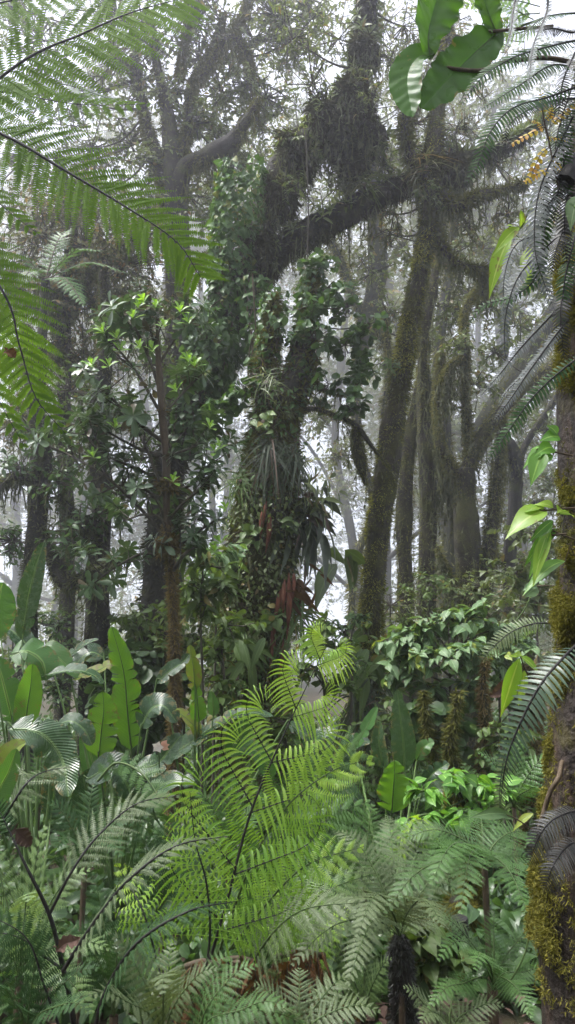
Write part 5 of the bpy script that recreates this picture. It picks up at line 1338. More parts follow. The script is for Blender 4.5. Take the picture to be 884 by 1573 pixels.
# --- dark stalked fern at the lower left
o = fern('tree_fern', 'black stalked fern with thin pale combs at the lower left', (118, 1600), 1.9)
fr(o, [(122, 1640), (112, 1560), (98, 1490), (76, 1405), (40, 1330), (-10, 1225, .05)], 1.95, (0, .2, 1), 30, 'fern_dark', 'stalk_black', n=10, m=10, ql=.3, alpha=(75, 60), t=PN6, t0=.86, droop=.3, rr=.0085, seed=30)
fr(o, [(76, 1405), (110, 1340), (150, 1285, .05), (210, 1235, .1), (278, 1222, .15)], 1.95, (.1, 1, .35), 68, 'fern_dull', 'stalk_black',
   n=17, m=16, ql=.13, alpha=(66, 30), t=SER8, t0=.18, droop=.30, fwd=.15, rr=.0042, seed=31, jit=.05)
fr(o, [(98, 1490), (150, 1410, -.05), (200, 1350, -.08), (270, 1300, -.05), (352, 1284, 0)], 1.8, (.1, 1, .30), 62, 'fern_dull', 'stalk_black',
   n=24, m=18, ql=.13, alpha=(62, 30), t=SER8, t0=.10, droop=.45, fwd=.15, rr=.0055, seed=32)
fr(o, [(4, 1262), (40, 1205), (70, 1185, .1), (110, 1178, .1)], 2.0, (.1, 1, .35), 66, 'fern_dull', 'stalk_black', n=13, m=16, ql=.13, alpha=(66, 30), t=SER8, t0=.1, droop=.3, rr=.004, seed=33)
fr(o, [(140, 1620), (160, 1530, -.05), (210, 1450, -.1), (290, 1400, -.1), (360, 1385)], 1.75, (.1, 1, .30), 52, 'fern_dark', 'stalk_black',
   n=22, m=16, ql=.16, alpha=(66, 34), t=SER8, t0=.22, droop=.5, rr=.006, seed=34)
fr(o, [(98, 1490), (70, 1470), (30, 1440), (-20, 1430)], 1.95, (-.1, .8, .6), 60, 'fern_dark', 'stalk_black', n=12, m=14, ql=.22, alpha=(75, 45), t=SER8, t0=.2, droop=.3, rr=.004, seed=35)
fr(o, [(100, 1600), (70, 1520), (40, 1440), (-30, 1400)], 1.9, (-.1, .5, 1), 60, 'fern_dark', 'stalk_black', n=14, m=14, ql=.2, alpha=(75, 45), t=SER8, t0=.2, droop=.4, rr=.004, seed=36)

def rosette_fern(label, x, y, d, fronds, mat, seed, plen, name='ground_fern', n=15, m=13, t=SER8, ql=.24, smat='stalk_green', droop=.2, group=None, cat='fern'):
    n = int(n * (1.0 + (seed * 7 % 5) * .1)); m = int(m * (1.1 + (seed * 3 % 4) * .12)); t = (SER8, PN6, SER8, PN4)[(seed // 10) % 4] if t is SER8 else t
    """fronds: (tip x, tip y, tip depth offset)"""
    o = fern(name, label, (x, y), d, group=group); b = BASE[o.name]; r = R(seed)
    root = P(x, y, d)
    if root[2] < b[2]: root = b.copy()
    st = mkstem(o, b, root, .012 if np.linalg.norm(root - b) > .1 else .01)
    for i, f in enumerate(fronds):
        tip = P(f[0], f[1], d + f[2]); tip = root + (tip - root) * 1.4
        mid = (root + tip) / 2 + Z * np.linalg.norm(tip - root) * r.uniform(.10, .26)
        q = np.array([root, (root * .65 + mid * .35) + Z * .03, mid, (mid + tip) / 2 + Z * .05 * np.linalg.norm(tip - root), tip])
        nrm = nz(np.array([r.normal() * .15, -.45, 1.0]))
        frond(o, q, nrm, plen * .82 / F * d * (f[3] if len(f) > 3 else 1), M[mat], M[smat], n=n, m=m, ql=ql, alpha=(78, 50), t=t, t0=.12, droop=droop, rr=.0035 * d / 2.5, seed=seed + i)
    return o
def mkstem(o, b, root, r0):
    g = G(); k = curve(np.array([b - Z * .05, (b + root) / 2, root]), 8) if np.linalg.norm(root - b) > .02 else curve(np.array([b - Z * .05, b + Z * .05]), 4)
    tube(g, k, r0, 7, .2, 20, 3); return mk('rootstock', g, M['stalk_brown'], o)

rosette_fern('pale mottled fern with overlapping fronds at the left edge', 30, 1500, 2.3, [(60, 1330, .1), (110, 1380, .1), (-20, 1340, .1), (130, 1470, 0), (40, 1420, -.2), (-30, 1450, 0), (110, 1540, -.1)], 'fern_pale', 40, 62, n=14)
rosette_fern('dusky fern filling the bottom left corner', 40, 1600, 1.9, [(60, 1470, 0), (120, 1520, 0), (-20, 1480, 0), (10, 1540, -.1), (110, 1570, -.1)], 'fern_dark', 50, 55, n=14)
rosette_fern('mid green fern low behind the black stalks', 175, 1560, 2.3, [(150, 1400, .1), (215, 1430, .1), (120, 1460, 0), (240, 1500, 0), (180, 1480, -.1)], 'fern_dark', 60, 64)
rosette_fern('green fern spreading along the bottom edge left of centre', 250, 1600, 2.0, [(190, 1480, 0), (260, 1490, .1), (310, 1520, 0), (170, 1550, -.1), (250, 1550, -.2)], 'fern_dull', 70, 60)
rosette_fern('neat dark green fern at the bottom below the dead fern skirt', 300, 1600, 2.1, [(370, 1515, .05), (400, 1560, -.05), (340, 1500, .1), (430, 1590, 0)], 'fern_mid', 80, 62)
rosette_fern('olive fern at the bottom right of centre', 460, 1610, 2.2, [(410, 1540, 0), (460, 1520, .1), (520, 1530, .1), (550, 1570, 0), (440, 1570, -.1)], 'fern_dull', 90, 60)
rosette_fern('greyish fern crown arching above the black fern trunk', 615, 1440, 2.7, [(540, 1320, .2), (600, 1300, .3), (660, 1310, .3), (700, 1360, .2), (520, 1400, .1), (570, 1440, -.3), (660, 1430, -.3), (500, 1470, -.2), (560, 1490, -.3), (690, 1430, 0)], 'fern_dull', 100, 66, 'tree_fern', n=22, m=18, ql=.2)
rosette_fern('soft green fern fanned out against the near trunk', 745, 1330, 2.9, [(660, 1300, 0), (640, 1380, -.3), (720, 1380, -.4), (790, 1380, -.3), (800, 1300, .1), (740, 1270, .3), (690, 1350, -.4), (820, 1340, 0)], 'fern_mid', 120, 66, n=21, m=18, ql=.2)
rosette_fern('glossy fern in the lower right corner beside the near trunk', 760, 1520, 2.5, [(690, 1440, 0), (700, 1490, -.2), (760, 1430, .1), (810, 1450, .1), (820, 1500, 0), (740, 1500, -.3), (690, 1540, -.2), (800, 1550, -.2)], 'fern_mid', 140, 50, n=20, m=16)
rosette_fern('dim fern on the floor right of the black fern trunk', 690, 1600, 2.3, [(640, 1540, 0), (700, 1530, .1), (750, 1560, 0), (660, 1580, -.1), (730, 1590, -.1)], 'fern_dull', 150, 52, n=14)
rosette_fern('small pale fern left of the black fern trunk', 560, 1570, 2.5, [(520, 1480, 0), (560, 1470, .1), (590, 1500, 0), (530, 1530, -.1), (500, 1540, 0)], 'fern_pale', 160, 50, n=14)
rosette_fern('bright fern patch between the dull fronds at bottom centre', 470, 1510, 2.9, [(430, 1400, .1), (480, 1390, .1), (520, 1430, 0), (420, 1450, 0), (490, 1460, -.1)], 'fern_lime', 170, 60, n=14)
rosette_fern('shaded fern at mid distance below the shining paddle leaf', 560, 1360, 3.6, [(520, 1290, 0), (570, 1270, .1), (610, 1290, 0), (540, 1330, -.2), (600, 1340, -.2)], 'fern_mid', 180, 62, n=14)
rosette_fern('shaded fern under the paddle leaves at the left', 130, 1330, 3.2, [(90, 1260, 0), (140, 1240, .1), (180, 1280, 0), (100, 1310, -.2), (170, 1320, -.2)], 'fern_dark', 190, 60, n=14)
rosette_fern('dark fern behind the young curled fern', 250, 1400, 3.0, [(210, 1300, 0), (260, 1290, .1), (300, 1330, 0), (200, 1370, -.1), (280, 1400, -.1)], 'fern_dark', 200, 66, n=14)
for i, (x, y, d_, lb) in enumerate([(350, 1240, 4.6, 'small dim fern in the shade below the central trunk'), (440, 1230, 4.8, 'small dim fern behind the big curled frond'), (790, 1180, 4.6, 'small dim fern behind the curled sword frond'), (60, 1180, 4.9, 'small dim fern under the left paddle leaves'), (670, 1200, 5.0, 'small dim fern beneath the pale bush')]):
    rosette_fern(lb, x, y + 60, d_, [(x - 40, y, 0), (x + 5, y - 20, .1), (x + 45, y + 5, 0), (x - 30, y + 40, -.2), (x + 30, y + 40, -.2)], 'fern_mid', 210 + i * 9, 46, n=12, m=9, t=PN6)

# black fern trunk and dead frond skirts
def fern_trunk(label, pts, d, mat, seed):
    q = PP([(x, y, d, r) for x, y, r in pts]); f = foot(q[0], q[0][3] * 1.1); b = f[:3].copy(); b[2] = float(gz(b[0], b[1]))
    o = thing('fern_trunk', label, 'fern trunk', b); q = curve(np.vstack([[f], q]), 40)
    g = G(); tube(g, q, q[:, 3], 14, .2, 14, seed, .1); mk('stem', g, M[mat], o)
    g = G(); fuzz(g, q, q[:, 3], 9000, .012, seed, down=.9, out=.5); mk('root_fibres', g, M['fern_seed'], o)
fern_trunk('short black fibrous fern trunk in the lower right', [(622, 1573, .045), (620, 1530, .042), (617, 1490, .04), (615, 1455, .036), (615, 1436, .018)], 2.7, 'stalk_black', 6)
fern_trunk('thin dark fern trunk in the shade right of the thicker black one', [(706, 1500, .03), (708, 1450, .03), (706, 1410, .03)], 3.3, 'stalk_black', 7)
def dead_skirt(label, x0, x1, y, d, seed, n=46):
    r = R(seed); o = fern('dead_fern_skirt', label, ((x0 + x1) / 2, y), d, 'dead fronds')
    gs = G(); g = G()
    xs = r.uniform(x0, x1, n)
    p = np.array([P(x, y - 28 + r.uniform(-14, 14), d + r.uniform(-.15, .15)) for x in xs])
    C = p[:, None] + np.stack([np.linspace(0, 1, 6)[None] * r.normal(size=(n, 1)) * .06, np.zeros((n, 6)), -np.linspace(0, 1, 6)[None] * r.uniform(.12, .3, (n, 1))], -1)
    tubes(gs, C, np.full((n, 6), .0022), 4)
    for k in range(6):
        dd = rdir(r, n, -1.2)
        scatter(g, SER8, C[:, k % 6], dd, r.normal(size=(n, 3)), .09 * r.uniform(.5, 1.2, n), r.uniform(size=n), 1.1, .2)
    q = curve(np.array([P(x0, y - 30, d), P((x0 + x1) / 2, y - 38, d), P(x1, y - 30, d)]), 10); tube(gs, q, .012, 6, .2)
    e = curve(np.array([BASE[o.name] - Z * .05, P((x0 + x1) / 2, y - 36, d)]), 6); tube(gs, e, .03, 8, .2)
    mk('stalks', gs, M['stalk_brown'], o); mk('dead_leaflets', g, M['fern_dead'], o)
dead_skirt('rusty dead fronds hanging at the bottom centre', 330, 400, 1510, 2.7, 61)
dead_skirt('reddish brown dead fronds right beside the green bottom fern', 425, 500, 1500, 2.8, 62)
dead_skirt('brown dead fronds below the lime fern', 285, 340, 1515, 2.6, 63, 30)

def dead_leaf(label, pts, w, d, mat, up, seed):
    o = thing('dead_leaf', label, 'dead leaf', P(pts[0][0], pts[0][1], d))
    paddle(o, PP([(x, y, d) for x, y in pts]), CV(*up), w / F * d, M[mat], M['stalk_brown'], seed, fold=.6, tears=1, ripple=.2, rr=.002, name='blade')
dead_leaf('curled purple brown dead leaf caught on the black fern stalk', [(86, 1462), (100, 1450), (116, 1445), (124, 1440)], 9, 1.9, 'leaf_dead', (.1, .6, 1), 1)
dead_leaf('dark red dead leaf on the shaded stalk at the left edge', [(14, 1268), (30, 1280), (48, 1300)], 12, 2.0, 'leaf_dead', (.3, .4, 1), 2)
dead_leaf('small dark leaf hanging on the left drooping frond', [(6, 540), (16, 543), (24, 550)], 8, 2.2, 'fern_dead', (.3, .4, 1), 3)
dead_leaf('dull purple leaf hanging in front of the pale bush', [(786, 1035), (776, 1050), (764, 1062), (752, 1070)], 9, 2.6, 'leaf_dead', (.3, .4, 1), 4)

# ================================================================== overhead tree fern fronds, upper left
o = fern('tree_fern', 'overhead tree fern sending backlit fronds in from the upper left', (-330, 400), 3.0)
gst = G(); b = BASE[o.name]; tp = P(-300, 150, 3.0); k = curve(np.array([b - Z * .1, (b + tp) / 2, tp]), 40); tube(gst, k, .07, 12, .3, 9, 4); mk('trunk', gst, M['stalk_black'], o)
fr(o, [(-300, 150), (-120, 190), (45, 88), (120, 55), (200, 20), (290, -5)], 3.0, (.25, .55, 1), 165, 'fern_back', 'stalk_black',
   n=26, m=30, kq=1.2, kwid=.9, alpha=(74, 50), t=PN6, t0=.35, droop=.40, fwd=.25, beta=72, rr=.010, seed=300, pprof=([0, .3, .6, .85, 1], [.8, 1, 1, .8, .4]), cosw=.25)
fr(o, [(-300, 150), (-140, 160), (0, 205), (100, 262), (200, 322), (272, 372), (308, 425)], 2.7, (-.15, .7, 1), 125, 'fern_back', 'stalk_black',
   n=30, m=28, kq=1.2, kwid=.9, alpha=(70, 50), t=PN6, t0=.40, droop=.22, fwd=.1, beta=72, rr=.009, seed=301, pprof=([0, .3, .6, .85, 1], [1, 1, .9, .7, .4]), cosw=.25)
fr(o, [(-300, 150), (-140, 260), (0, 440), (30, 530), (55, 610), (100, 665)], 2.5, (.5, .3, 1), 105, 'fern_back', 'stalk_black',
   n=26, m=28, kq=1.2, kwid=.9, alpha=(72, 50), t=PN6, t0=.45, droop=.22, fwd=.1, beta=72, rr=.008, seed=302, cosw=.25)
fr(o, [(-300, 150), (-180, 180), (-60, 160), (0, 143), (38, 130), (100, 130), (190, 160)], 3.5, (0, .8, .8), 80, 'fern_grey', 'stalk_black',
   n=22, m=20, ql=.2, alpha=(72, 50), t=PN4, t0=.4, droop=.3, rr=.006, seed=303, lost=.1)
fr(o, [(-300, 150), (-180, 300), (-60, 380), (-20, 470), (-10, 590), (40, 690)], 2.9, (.6, .3, 1), 100, 'fern_back', 'stalk_black',
   n=22, m=24, ql=.18, alpha=(72, 50), t=PN4, t0=.4, droop=.3, rr=.006, seed=304)
fr(o, [(-300, 150), (-160, 60), (-20, 10), (80, -10), (200, -30)], 3.1, (.2, .6, 1), 130, 'fern_back', 'stalk_black',
   n=20, m=24, ql=.18, alpha=(72, 50), t=PN4, t0=.35, droop=.3, rr=.007, seed=305)
fr(o, [(-300, 150), (-200, 190), (-80, 250), (20, 330), (60, 360)], 3.2, (.1, .7, 1), 80, 'fern_back', 'stalk_black',
   n=18, m=22, ql=.2, alpha=(72, 50), t=PN4, t0=.35, droop=.25, rr=.006, seed=306)
fr(o, [(-300, 150), (-160, 120), (0, 140), (120, 160), (235, 160)], 3.3, (.1, .5, 1), 70, 'fern_back', 'stalk_black',
   n=18, m=22, ql=.2, alpha=(72, 55), t=PN4, t0=.45, droop=.55, rr=.005, seed=307)
o = fern('tree_fern', 'hazy smaller tree fern frond above the grey tangled foliage', (60, 700), 8.0)
b = BASE[o.name]; tp = P(70, 430, 8.0); gst = G(); k = curve(np.array([b - Z * .1, (b + tp) / 2, tp]), 40); tube(gst, k, .05, 10, .3, 9, 4); mk('trunk', gst, M['bark_dark'], o)
for i, (tx, ty, dz) in enumerate([(160, 385, -.2), (200, 420, .1), (0, 400, -.1), (110, 350, .3), (30, 440, -.4), (130, 470, -.5)]):
    fr(o, [(70, 430), ((70 + tx) / 2, (430 + ty) / 2 - 22, dz / 2), (tx, ty, dz)], 8.0, (0, 1, .3), 34, 'fern_mid', 'stalk_brown', n=16, m=9, ql=.22, alpha=(72, 50), t=PN3, t0=.1, droop=.3, rr=.008, seed=320 + i)

# ================================================================== near trunk on the right and what grows on it
def near_trunk():
    d = 1.62
    b = P(935, 1573, d); b[2] = float(gz(b[0], b[1]))
    T = Tree('mossy_tree', 'near dark wet trunk with ochre moss cut by the right edge', 'tree', b)
    c, _ = T.trunk(np.vstack([[foot(P(930, 1573, d), .145)], PP([(932, 1480, d, .135), (934, 1350, d, .128), (938, 1200, d, .122), (944, 1050, d, .118), (945, 900, d, .115), (944, 760, d, .112), (942, 600, d, .105), (940, 450, d, .10), (946, 300, d, .095), (952, 150, d, .09), (970, 0, d, .085), (974, -150, d, .08)])]), M['bark_near'], 40, .10, 260, 8, flute=.03)
    top = c[-1, :3]; q = curve(np.array([np.append(c[-3, :3], .079), np.append(top + Z * .8 + RX * .03, .075), np.append(top + Z * 2.4 + RX * .12, .06), np.append(top + Z * 4.5 + RX * .1, .04), np.append(top + Z * 6.5 - RX * .2, .01)]), 60)
    g = G(); tube(g, q, q[:, 3], 20, .12, 6, 9); mk('upper_trunk', g, M['bark_near'], T.o)
    gl, gt = G(), G()
    for i, (a, b_, z_) in enumerate([(.5, -.3, 4.6), (-.5, -.4, 5.4), (.2, .5, 6.2), (-.1, 0, 6.9), (.7, .3, 5.6)]):
        e = top + np.array([a, b_, z_ - .4]); join(gt, [q], e, .02); spray(gl, gt, e, np.array([.8, .8, .6]), 30, 12, .08, 2700 + i, OV5, tw=.006)
    crown(gt, gl, M['leaf_mid'], T.o)
    gm, gg, go = G(), G(), G()
    def clumps(g, n, rin, zlo, zhi, thr, L, seed, nsc):
        pts, dr = on_tube(c[zlo:zhi], c[zlo:zhi, 3], n, seed)
        w = wob(pts, seed, nsc); k = w > thr; pts, dr, w = pts[k], dr[k], w[k]
        r = R(seed); m = 12
        p = np.repeat(pts + dr * (np.clip(w - thr, 0, .8) * rin)[:, None], m, 0)
        q = np.repeat(dr, m, 0)
        d_ = q * .5 + rdir(r, len(p)) * .9 - Z * .15
        p = p + r.normal(size=p.shape) * .004
        scatter(g, SLVF, p, d_, r.normal(size=p.shape), L * r.uniform(.4, 1.4, len(p)), r.uniform(size=len(p)), .9, .2)
    clumps(go, 9000, .008, 0, 260, .15, .006, 2600, 18)
    clumps(gg, 22000, .035, 84, 152, .02, .0075, 2601, 16)
    clumps(gg, 7000, .02, 76, 150, -.2, .007, 2606, 30)
    clumps(gg, 12000, .02, 150, 205, .1, .007, 2607, 16)
    clumps(go, 9000, .015, 150, 250, .1, .007, 2608, 20)
    clumps(gm, 5000, .015, 15, 84, .5, .006, 2603, 20)
    mk('olive_moss', go, M['moss_olive'], T.o); mk('golden_moss', gg, M['moss_gold'], T.o); mk('low_moss', gm, M['moss_gold'], T.o)
    gs = G(); pts, _d = on_tube(c[150:], c[150:, 3], 120, 2604); strands(gs, pts, .10, 2605, .0012); mk('hanging_moss', gs, M['moss_grey'], T.o)
near_trunk()

o = fern('sword_fern', 'hanging sword fern with long dark and silvery fronds on the upper near trunk', (880, 250), 1.5, on_ground=False)
g = G(); k = curve(np.array([P(905, 235, 1.5), P(884, 255, 1.46), P(870, 280, 1.45)]), 8); tube(g, k, .018, 8, .3, 30); mk('rootstock', g, M['stalk_black'], o)
SW = dict(n=44, m=1, simple=True, t=SWD, alpha=(82, 55), t0=.06, droop=.12, rr=.0022, jit=.04, pprof=([0, .1, .4, .7, .9, 1], [.5, .85, 1, .85, .5, .1]))
def sw(pts, d, up, plen, mat, seed, **kw):
    k = dict(SW); k.update(kw); fr(o, pts, d, up, plen, mat, 'stalk_black', seed=seed, **k)
sw([(895, 60), (850, 70, -.05), (790, 88, -.1), (740, 120, -.12), (706, 165, -.12)], 1.45, (0, .6, .8), 22, 'fern_dark', 400)
sw([(900, 110), (850, 100, -.05), (800, 130, -.08), (740, 168, -.1), (738, 166)][:4] + [(738, 172, -.1)], 1.5, (0, .7, .7), 20, 'fern_dark', 401)
sw([(895, 130), (840, 150), (790, 165, -.06), (755, 200, -.08), (735, 250, -.08), (714, 285, -.08)], 1.4, (-.3, .4, .9), 24, 'fern_dark', 402)
sw([(895, 150), (850, 155), (810, 170, -.06), (780, 195, -.08), (776, 228, -.08)], 1.45, (-.2, .5, .8), 16, 'fern_seed', 403)
sw([(890, 20), (860, 22), (830, 30, -.03), (800, 60, -.03)], 1.5, (0, .8, .5), 18, 'fern_dark', 404)
sw([(842, -20), (840, 20), (820, 70, -.05), (812, 138, -.1)], 1.35, (-1, .1, .35), 15, 'fern_silver', 405)
sw([(800, -30), (790, 10), (785, 50, -.05), (772, 85, -.1)], 1.4, (-1, .1, .4), 13, 'fern_silver', 406)
sw([(890, 40), (880, 50), (850, 44), (820, 50, -.03)], 1.42, (0, .5, .8), 20, 'fern_seed', 407)
sw([(880, 180), (830, 290), (822, 380), (838, 440), (854, 480)], 1.45, (-.8, .1, .6), 24, 'fern_silver', 410)
sw([(880, 250), (842, 330), (826, 420), (800, 500, .05), (750, 545, .05)][:3] + [(790, 455), (742, 470), (714, 508)], 1.5, (-.1, .6, .8), 14, 'fern_dark', 411)
sw([(860, 470), (842, 490), (800, 535), (768, 575), (740, 607)], 1.5, (-.2, .6, .7), 11, 'fern_silver', 412)
sw([(874, 490), (850, 520), (810, 575), (790, 605), (756, 652)], 1.45, (-.1, .6, .8), 12, 'fern_silver', 413)
sw([(866, 500), (830, 545), (800, 580), (780, 600), (762, 628)], 1.55, (-.4, .6, .6), 9, 'fern_silver', 414)
sw([(900, 540), (850, 580), (815, 615), (790, 650), (746, 712)], 1.45, (-.2, .5, .9), 17, 'fern_dark', 415, n=34)
sw([(890, 330), (850, 370), (800, 420), (778, 480), (776, 540), (786, 562)], 1.5, (-.5, .4, .8), 14, 'fern_silver', 416)
sw([(890, 330), (860, 360), (800, 370), (776, 420), (774, 500)], 1.55, (-.8, .2, .6), 14, 'fern_silver', 417)
for i, (x0, y0, x1, y1, x2, y2, mt) in enumerate([(880, 200, 862, 270, 850, 350, 'fern_seed'), (885, 240, 868, 330, 872, 420, 'fern_seed'), (878, 230, 840, 280, 836, 340, 'fern_seed'), (886, 300, 856, 380, 846, 430, 'fern_seed'), (890, 340, 868, 430, 862, 520, 'fern_dark'), (880, 130, 858, 200, 850, 260, 'fern_wet'), (884, 280, 846, 310, 816, 372, 'fern_silver'), (886, 400, 862, 470, 868, 560, 'fern_seed'), (876, 150, 866, 240, 878, 330, 'fern_dark'), (884, 80, 864, 130, 856, 200, 'fern_seed')]):
    sw([(x0, y0), (x1, y1, -.03), (x2, y2, -.02)], 1.48, (-.7, .3, .7), 18, mt, 430 + i, n=34)

o = fern('sword_fern', 'single curled sword frond drooping from the near trunk above the pale bush', (884, 1000), 1.5, on_ground=False)
g = G(); k = curve(np.array([P(900, 985, 1.52), P(884, 1000, 1.47)]), 6); tube(g, k, .008, 7); mk('rootstock', g, M['stalk_black'], o)
sw([(892, 985), (868, 1008, -.03), (832, 1050, -.06), (800, 1110, -.06), (778, 1170, -.04), (768, 1240, 0)], 1.42, (-.6, .55, .7), 38, 'fern_wet', 440, n=34, pprof=([0, .08, .3, .6, .85, 1], [.35, .8, 1, .75, .4, .1]), rr=.003)
o = fern('sword_fern', 'dull feathery sword frond reaching left below the pale tendril', (850, 960), 1.9, on_ground=False)
g = G(); k = curve(np.array([P(880, 955, 1.8), P(850, 958, 1.85)]), 6); tube(g, k, .004, 6); mk('rootstock', g, M['stalk_green'], o)
sw([(850, 958), (820, 958), (784, 972), (752, 1000), (738, 1018)], 1.9, (-.2, .6, .8), 20, 'fern_dull', 441, n=26)
o = fern('sword_fern', 'dark shrivelled frond curling off the near trunk above the soft green fern', (880, 1250), 1.45, on_ground=False)
g = G(); k = curve(np.array([P(898, 1245, 1.5), P(880, 1252, 1.44)]), 6); tube(g, k, .008, 7); mk('rootstock', g, M['stalk_black'], o)
sw([(894, 1246), (874, 1248, -.02), (846, 1262, -.04), (826, 1290, -.04), (812, 1330, -.02)], 1.42, (-.5, .6, .7), 26, 'fern_seed', 442, n=30, droop=.3)
sw([(896, 1290), (872, 1300, -.02), (850, 1330, -.04), (836, 1370, -.03)], 1.40, (-.5, .6, .7), 26, 'fern_seed', 443, n=24, droop=.3)
o = fern('sword_fern', 'thin dangling fern frond in the dim gap left of the near trunk', (776, 1150), 2.6, on_ground=False)
g = G(); k = curve(np.array([P(790, 1120, 2.6), P(778, 1150, 2.6)]), 6); tube(g, k, .004, 6); mk('rootstock', g, M['stalk_green'], o)
sw([(778, 1150), (772, 1180), (768, 1220), (770, 1270)], 2.6, (-.6, .3, .7), 13, 'fern_dull', 444, n=26)

# giant lobed leaf, upper right
def giant_leaf():
    d = 1.7
    o = thing('giant_leaf_plant', 'giant lobed green leaf on a bent dark stalk at the upper right', 'plant', P(800, 95, d))
    g = G(); k = curve(PP([(662, 98, d), (700, 106, d), (740, 108, d), (772, 96, d), (800, 92, d), (850, 90, d - .02), (930, 110, d)]), 40); tube(g, k, np.interp(np.linspace(0, 1, 40), [0, 1], [.0042, .0055]), 8); mk('stalk', g, M['stalk_brown'], o)
    def lobe(pts, w, up, seed, fold=.12, tears=0, point=.7, ripple=.05):
        paddle(o, PP([(x, y, d + (z[0] if z else 0)) for x, y, *z in pts]), CV(*up), w / F * d, M['leaf_heart'], M['stalk_green'], seed, fold=fold, tears=tears, ripple=ripple, rr=.0025, name='lobe', point=point)
    lobe([(662, 90), (658, 56), (668, 10, .02), (690, -60, .04)], 40, (.45, -.1, 1), 1, .22, 0, 1.25, .10)
    lobe([(668, 82), (640, 90), (626, 122, -.02), (634, 180, -.06)], 25, (-.5, .3, 1), 2, .40, 0, .8, .05)
    lobe([(772, 44, .03), (740, 72, .02), (694, 116, 0), (648, 166, -.04)], 33, (.35, .35, 1), 3, .22, 0, .85, .12)
    lobe([(766, 56, .03), (752, 24, .02), (742, -10, .02), (735, -60, .02)], 22, (.3, -.1, 1), 4, .3, 0, .9, .14)
    g = G(); k = curve(PP([(744, 49, d + .03), (760, 48, d + .02), (790, 45, d), (850, 40, d)]), 12); tube(g, k, .004, 6); mk('stalk', g, M['stalk_brown'], o)
giant_leaf()

def leafy_twig(name, label, cat, stem, leaves, d, mat, smat, seed, t=OVB, rr=.0022, wid=1.0, loc=None, curlv=.3):
    o = thing(name, label, cat, P(stem[0][0], stem[0][1], d)); r = R(seed)
    g = G(); k = curve(PP([(x, y, d) for x, y in stem]), 20); tube(g, k, rr, 6)
    for i, (x0, y0, x1, y1) in enumerate(leaves):
        a, b = P(x0, y0, d), P(x1, y1, d - r.uniform(-.02, .05)); L = np.linalg.norm(b - a)
        gl = G(); scatter(gl, t, a[None], (b - a)[None], (CV(r.normal() * .5, .7, .8) + r.normal(size=3) * .12)[None], L, r.uniform(size=1), wid, curlv)
        mk('leaf', gl, M[mat], o)
        j = np.argmin(np.linalg.norm(k[:, :3] - a, axis=1)); tubes(g, curve(np.array([k[j, :3], a]), 4)[None], np.full((1, 4), rr * .5), 4)
    mk('stem', g, M[smat], o)
    return o
leafy_twig('leafy_twig', 'lime green long leaf sprig hanging below the yellow twig', 'twig', [(820, 300), (808, 335), (800, 350), (786, 365)],
           [(800, 350, 808, 312), (798, 350, 764, 362), (786, 362, 744, 424), (800, 352, 812, 322), (812, 380, 804, 416), (790, 350, 782, 338)], 1.6, 'leaf_lime', 'stalk_green', 1, LAN7, wid=1.15)
# yellow leafed twig: scalloped compound leaves
o = thing('yellow_twig', 'yellow and orange scalloped leaves on a thin dark twig', 'twig', P(860, 300, 1.45))
g = G(); k = curve(PP([(858, 290, 1.45), (850, 250, 1.45), (842, 210, 1.45), (835, 180, 1.45), (833, 150, 1.45)]), 24); tube(g, k, .0016, 6); mk('stem', g, M['stalk_brown'], o)
for i, (q, s) in enumerate([([(838, 195), (815, 205), (786, 222)], 9), ([(835, 175), (834, 160), (832, 144)], 8), ([(846, 195), (862, 178), (886, 160)], 9), ([(845, 225), (830, 240), (812, 280)], 9), ([(848, 240), (856, 250), (862, 262)], 9), ([(836, 200), (828, 190), (818, 186)], 6), ([(846, 260), (826, 268), (806, 280)], 8), ([(840, 212), (856, 212), (872, 214)], 8), ([(838, 186), (846, 176), (848, 162)], 7)]):
    fr(o, q, 1.45, (.1 * i - .4, .6, .9), s, 'leaf_yellow', 'stalk_brown', n=7, m=1, simple=True, t=RND, alpha=(75, 55), t0=.05, droop=.1, rr=.0008, seed=460 + i, jit=.15, pprof=([0, .3, .8, 1], [.7, 1, .8, .5]))

# fingered leaves growing out of the near trunk
def finger(label, items, d, mat, seed, name='climbing_plant', t=LAN7, wid=1.0):
    leafy_twig(name, label, 'plant', items[0], items[1], d, mat, 'stalk_brown', seed, t, .002, wid)
finger('bright leaves spread above the golden moss of the near trunk', ([(880, 700), (850, 694), (825, 690)], [(830, 690, 812, 683), (840, 690, 800, 702), (835, 695, 815, 725), (850, 688, 830, 680), (850, 700, 826, 705), (856, 668, 846, 645), (860, 672, 836, 660)]), 1.5, 'leaf_bright', 11, t=OVB)
finger('fan of lime leaves where the golden moss begins', ([(890, 780), (860, 782), (830, 785)], [(830, 782, 800, 775), (840, 785, 780, 790), (836, 782, 812, 768), (850, 780, 826, 762), (860, 790, 884, 778), (866, 786, 862, 770)]), 1.5, 'leaf_lime', 12, t=OVB)
finger('drooping pointed leaves on the golden moss', ([(886, 830), (860, 820), (850, 815)], [(850, 806, 818, 838), (846, 820, 812, 862), (856, 812, 804, 850), (868, 862, 808, 870), (850, 800, 822, 815)]), 1.5, 'leaf_bright', 13)
finger('yellow pointed leaf among the drooping leaves', ([(870, 820), (848, 822)], [(846, 818, 816, 866), (840, 822, 830, 846)]), 1.48, 'leaf_lime', 14)
finger('yellow leaves hanging over the pale bush', ([(822, 1045), (808, 1030), (800, 1008)], [(798, 1012, 774, 1080), (806, 1030, 802, 1072), (800, 1008, 832, 1022), (798, 1008, 786, 1002), (802, 1006, 794, 998)]), 2.3, 'leaf_lime', 15, wid=1.15)
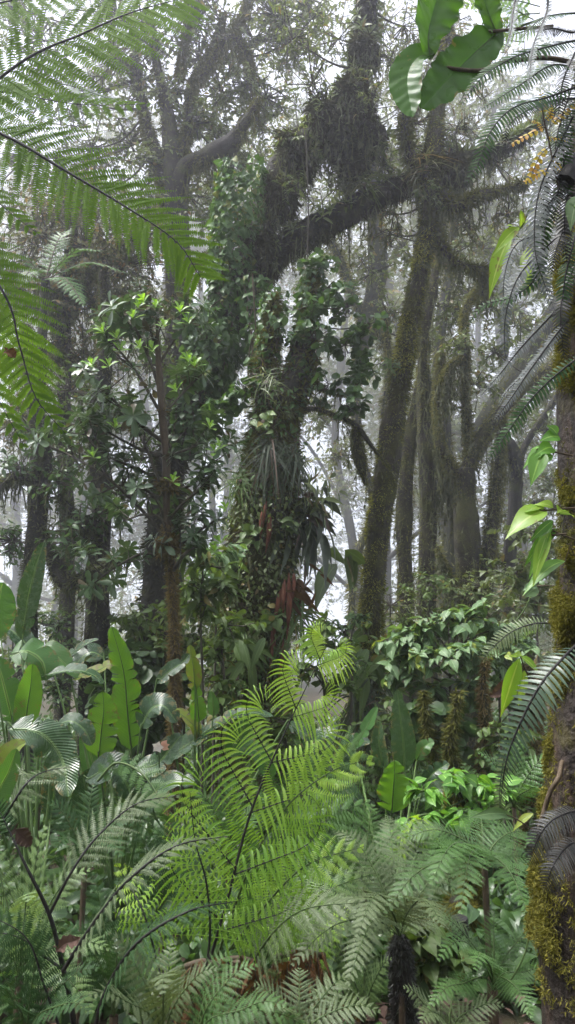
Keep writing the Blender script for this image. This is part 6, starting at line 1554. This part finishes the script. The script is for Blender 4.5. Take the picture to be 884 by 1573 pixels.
finger('small pale leaf pair beside the S shaped vine', ([(852, 900), (830, 900), (822, 902)], [(824, 900, 806, 896), (826, 902, 812, 906), (836, 898, 828, 888)]), 2.1, 'leaf_bush', 16, t=OVB)
finger('pointed leaves at the right of the soft green fern', ([(850, 1300), (800, 1262), (775, 1250)], [(780, 1252, 736, 1238), (790, 1258, 760, 1238), (820, 1250, 784, 1262), (830, 1280, 800, 1290)]), 2.2, 'leaf_bush', 17)
finger('pale green leaf pair at the right edge beside the silvery hanging fronds', ([(905, 330), (890, 320)], [(890, 300, 872, 335), (886, 330, 880, 300)]), 1.4, 'leaf_bush', 18, t=OVB)
# fine bright fronds behind the giant leaf
o = fern('sword_fern', 'bright yellow green fern bits glowing behind the giant leaf', (800, 40), 2.4, on_ground=False)
g = G(); k = curve(np.array([P(830, 30, 2.4), P(800, 40, 2.4)]), 6); tube(g, k, .004, 6); mk('rootstock', g, M['stalk_green'], o)
for i, q in enumerate([[(830, 20), (790, 30), (740, 98)], [(820, 30), (770, 8), (730, 18)], [(830, 40), (800, 50), (760, 60)], [(830, 10), (780, 0), (700, 10)]]):
    fr(o, q, 2.4, (.1, .4, 1), 34, 'fern_lime', 'stalk_green', n=14, m=12, ql=.24, alpha=(70, 50), t=PN4, t0=.1, droop=.15, rr=.002, seed=480 + i)
# ================================================================== camera and render
cam = bpy.data.cameras.new('camera'); co_ = bpy.data.objects.new('camera', cam); COL.objects.link(co_)
co_.location = tuple(CAM); co_.rotation_euler = (math.pi / 2 + PITCH, 0, 0)
cam.sensor_fit = 'VERTICAL'; cam.sensor_height = 24; cam.lens = 24 * F / 1573
cam.clip_start = .02; cam.clip_end = 2000
cam.dof.use_dof = False
SC.camera = co_
SC.render.engine = 'CYCLES'
cy = SC.cycles
cy.max_bounces = 7; cy.diffuse_bounces = 4; cy.glossy_bounces = 2; cy.transmission_bounces = 4; cy.volume_bounces = 4; cy.transparent_max_bounces = 4
cy.use_denoising = True; cy.sample_clamp_indirect = 6
cy.caustics_reflective = False; cy.caustics_refractive = False
vs = SC.view_settings
vs.view_transform = 'Standard'; vs.look = 'None'; vs.exposure = 1.75; vs.gamma = 1
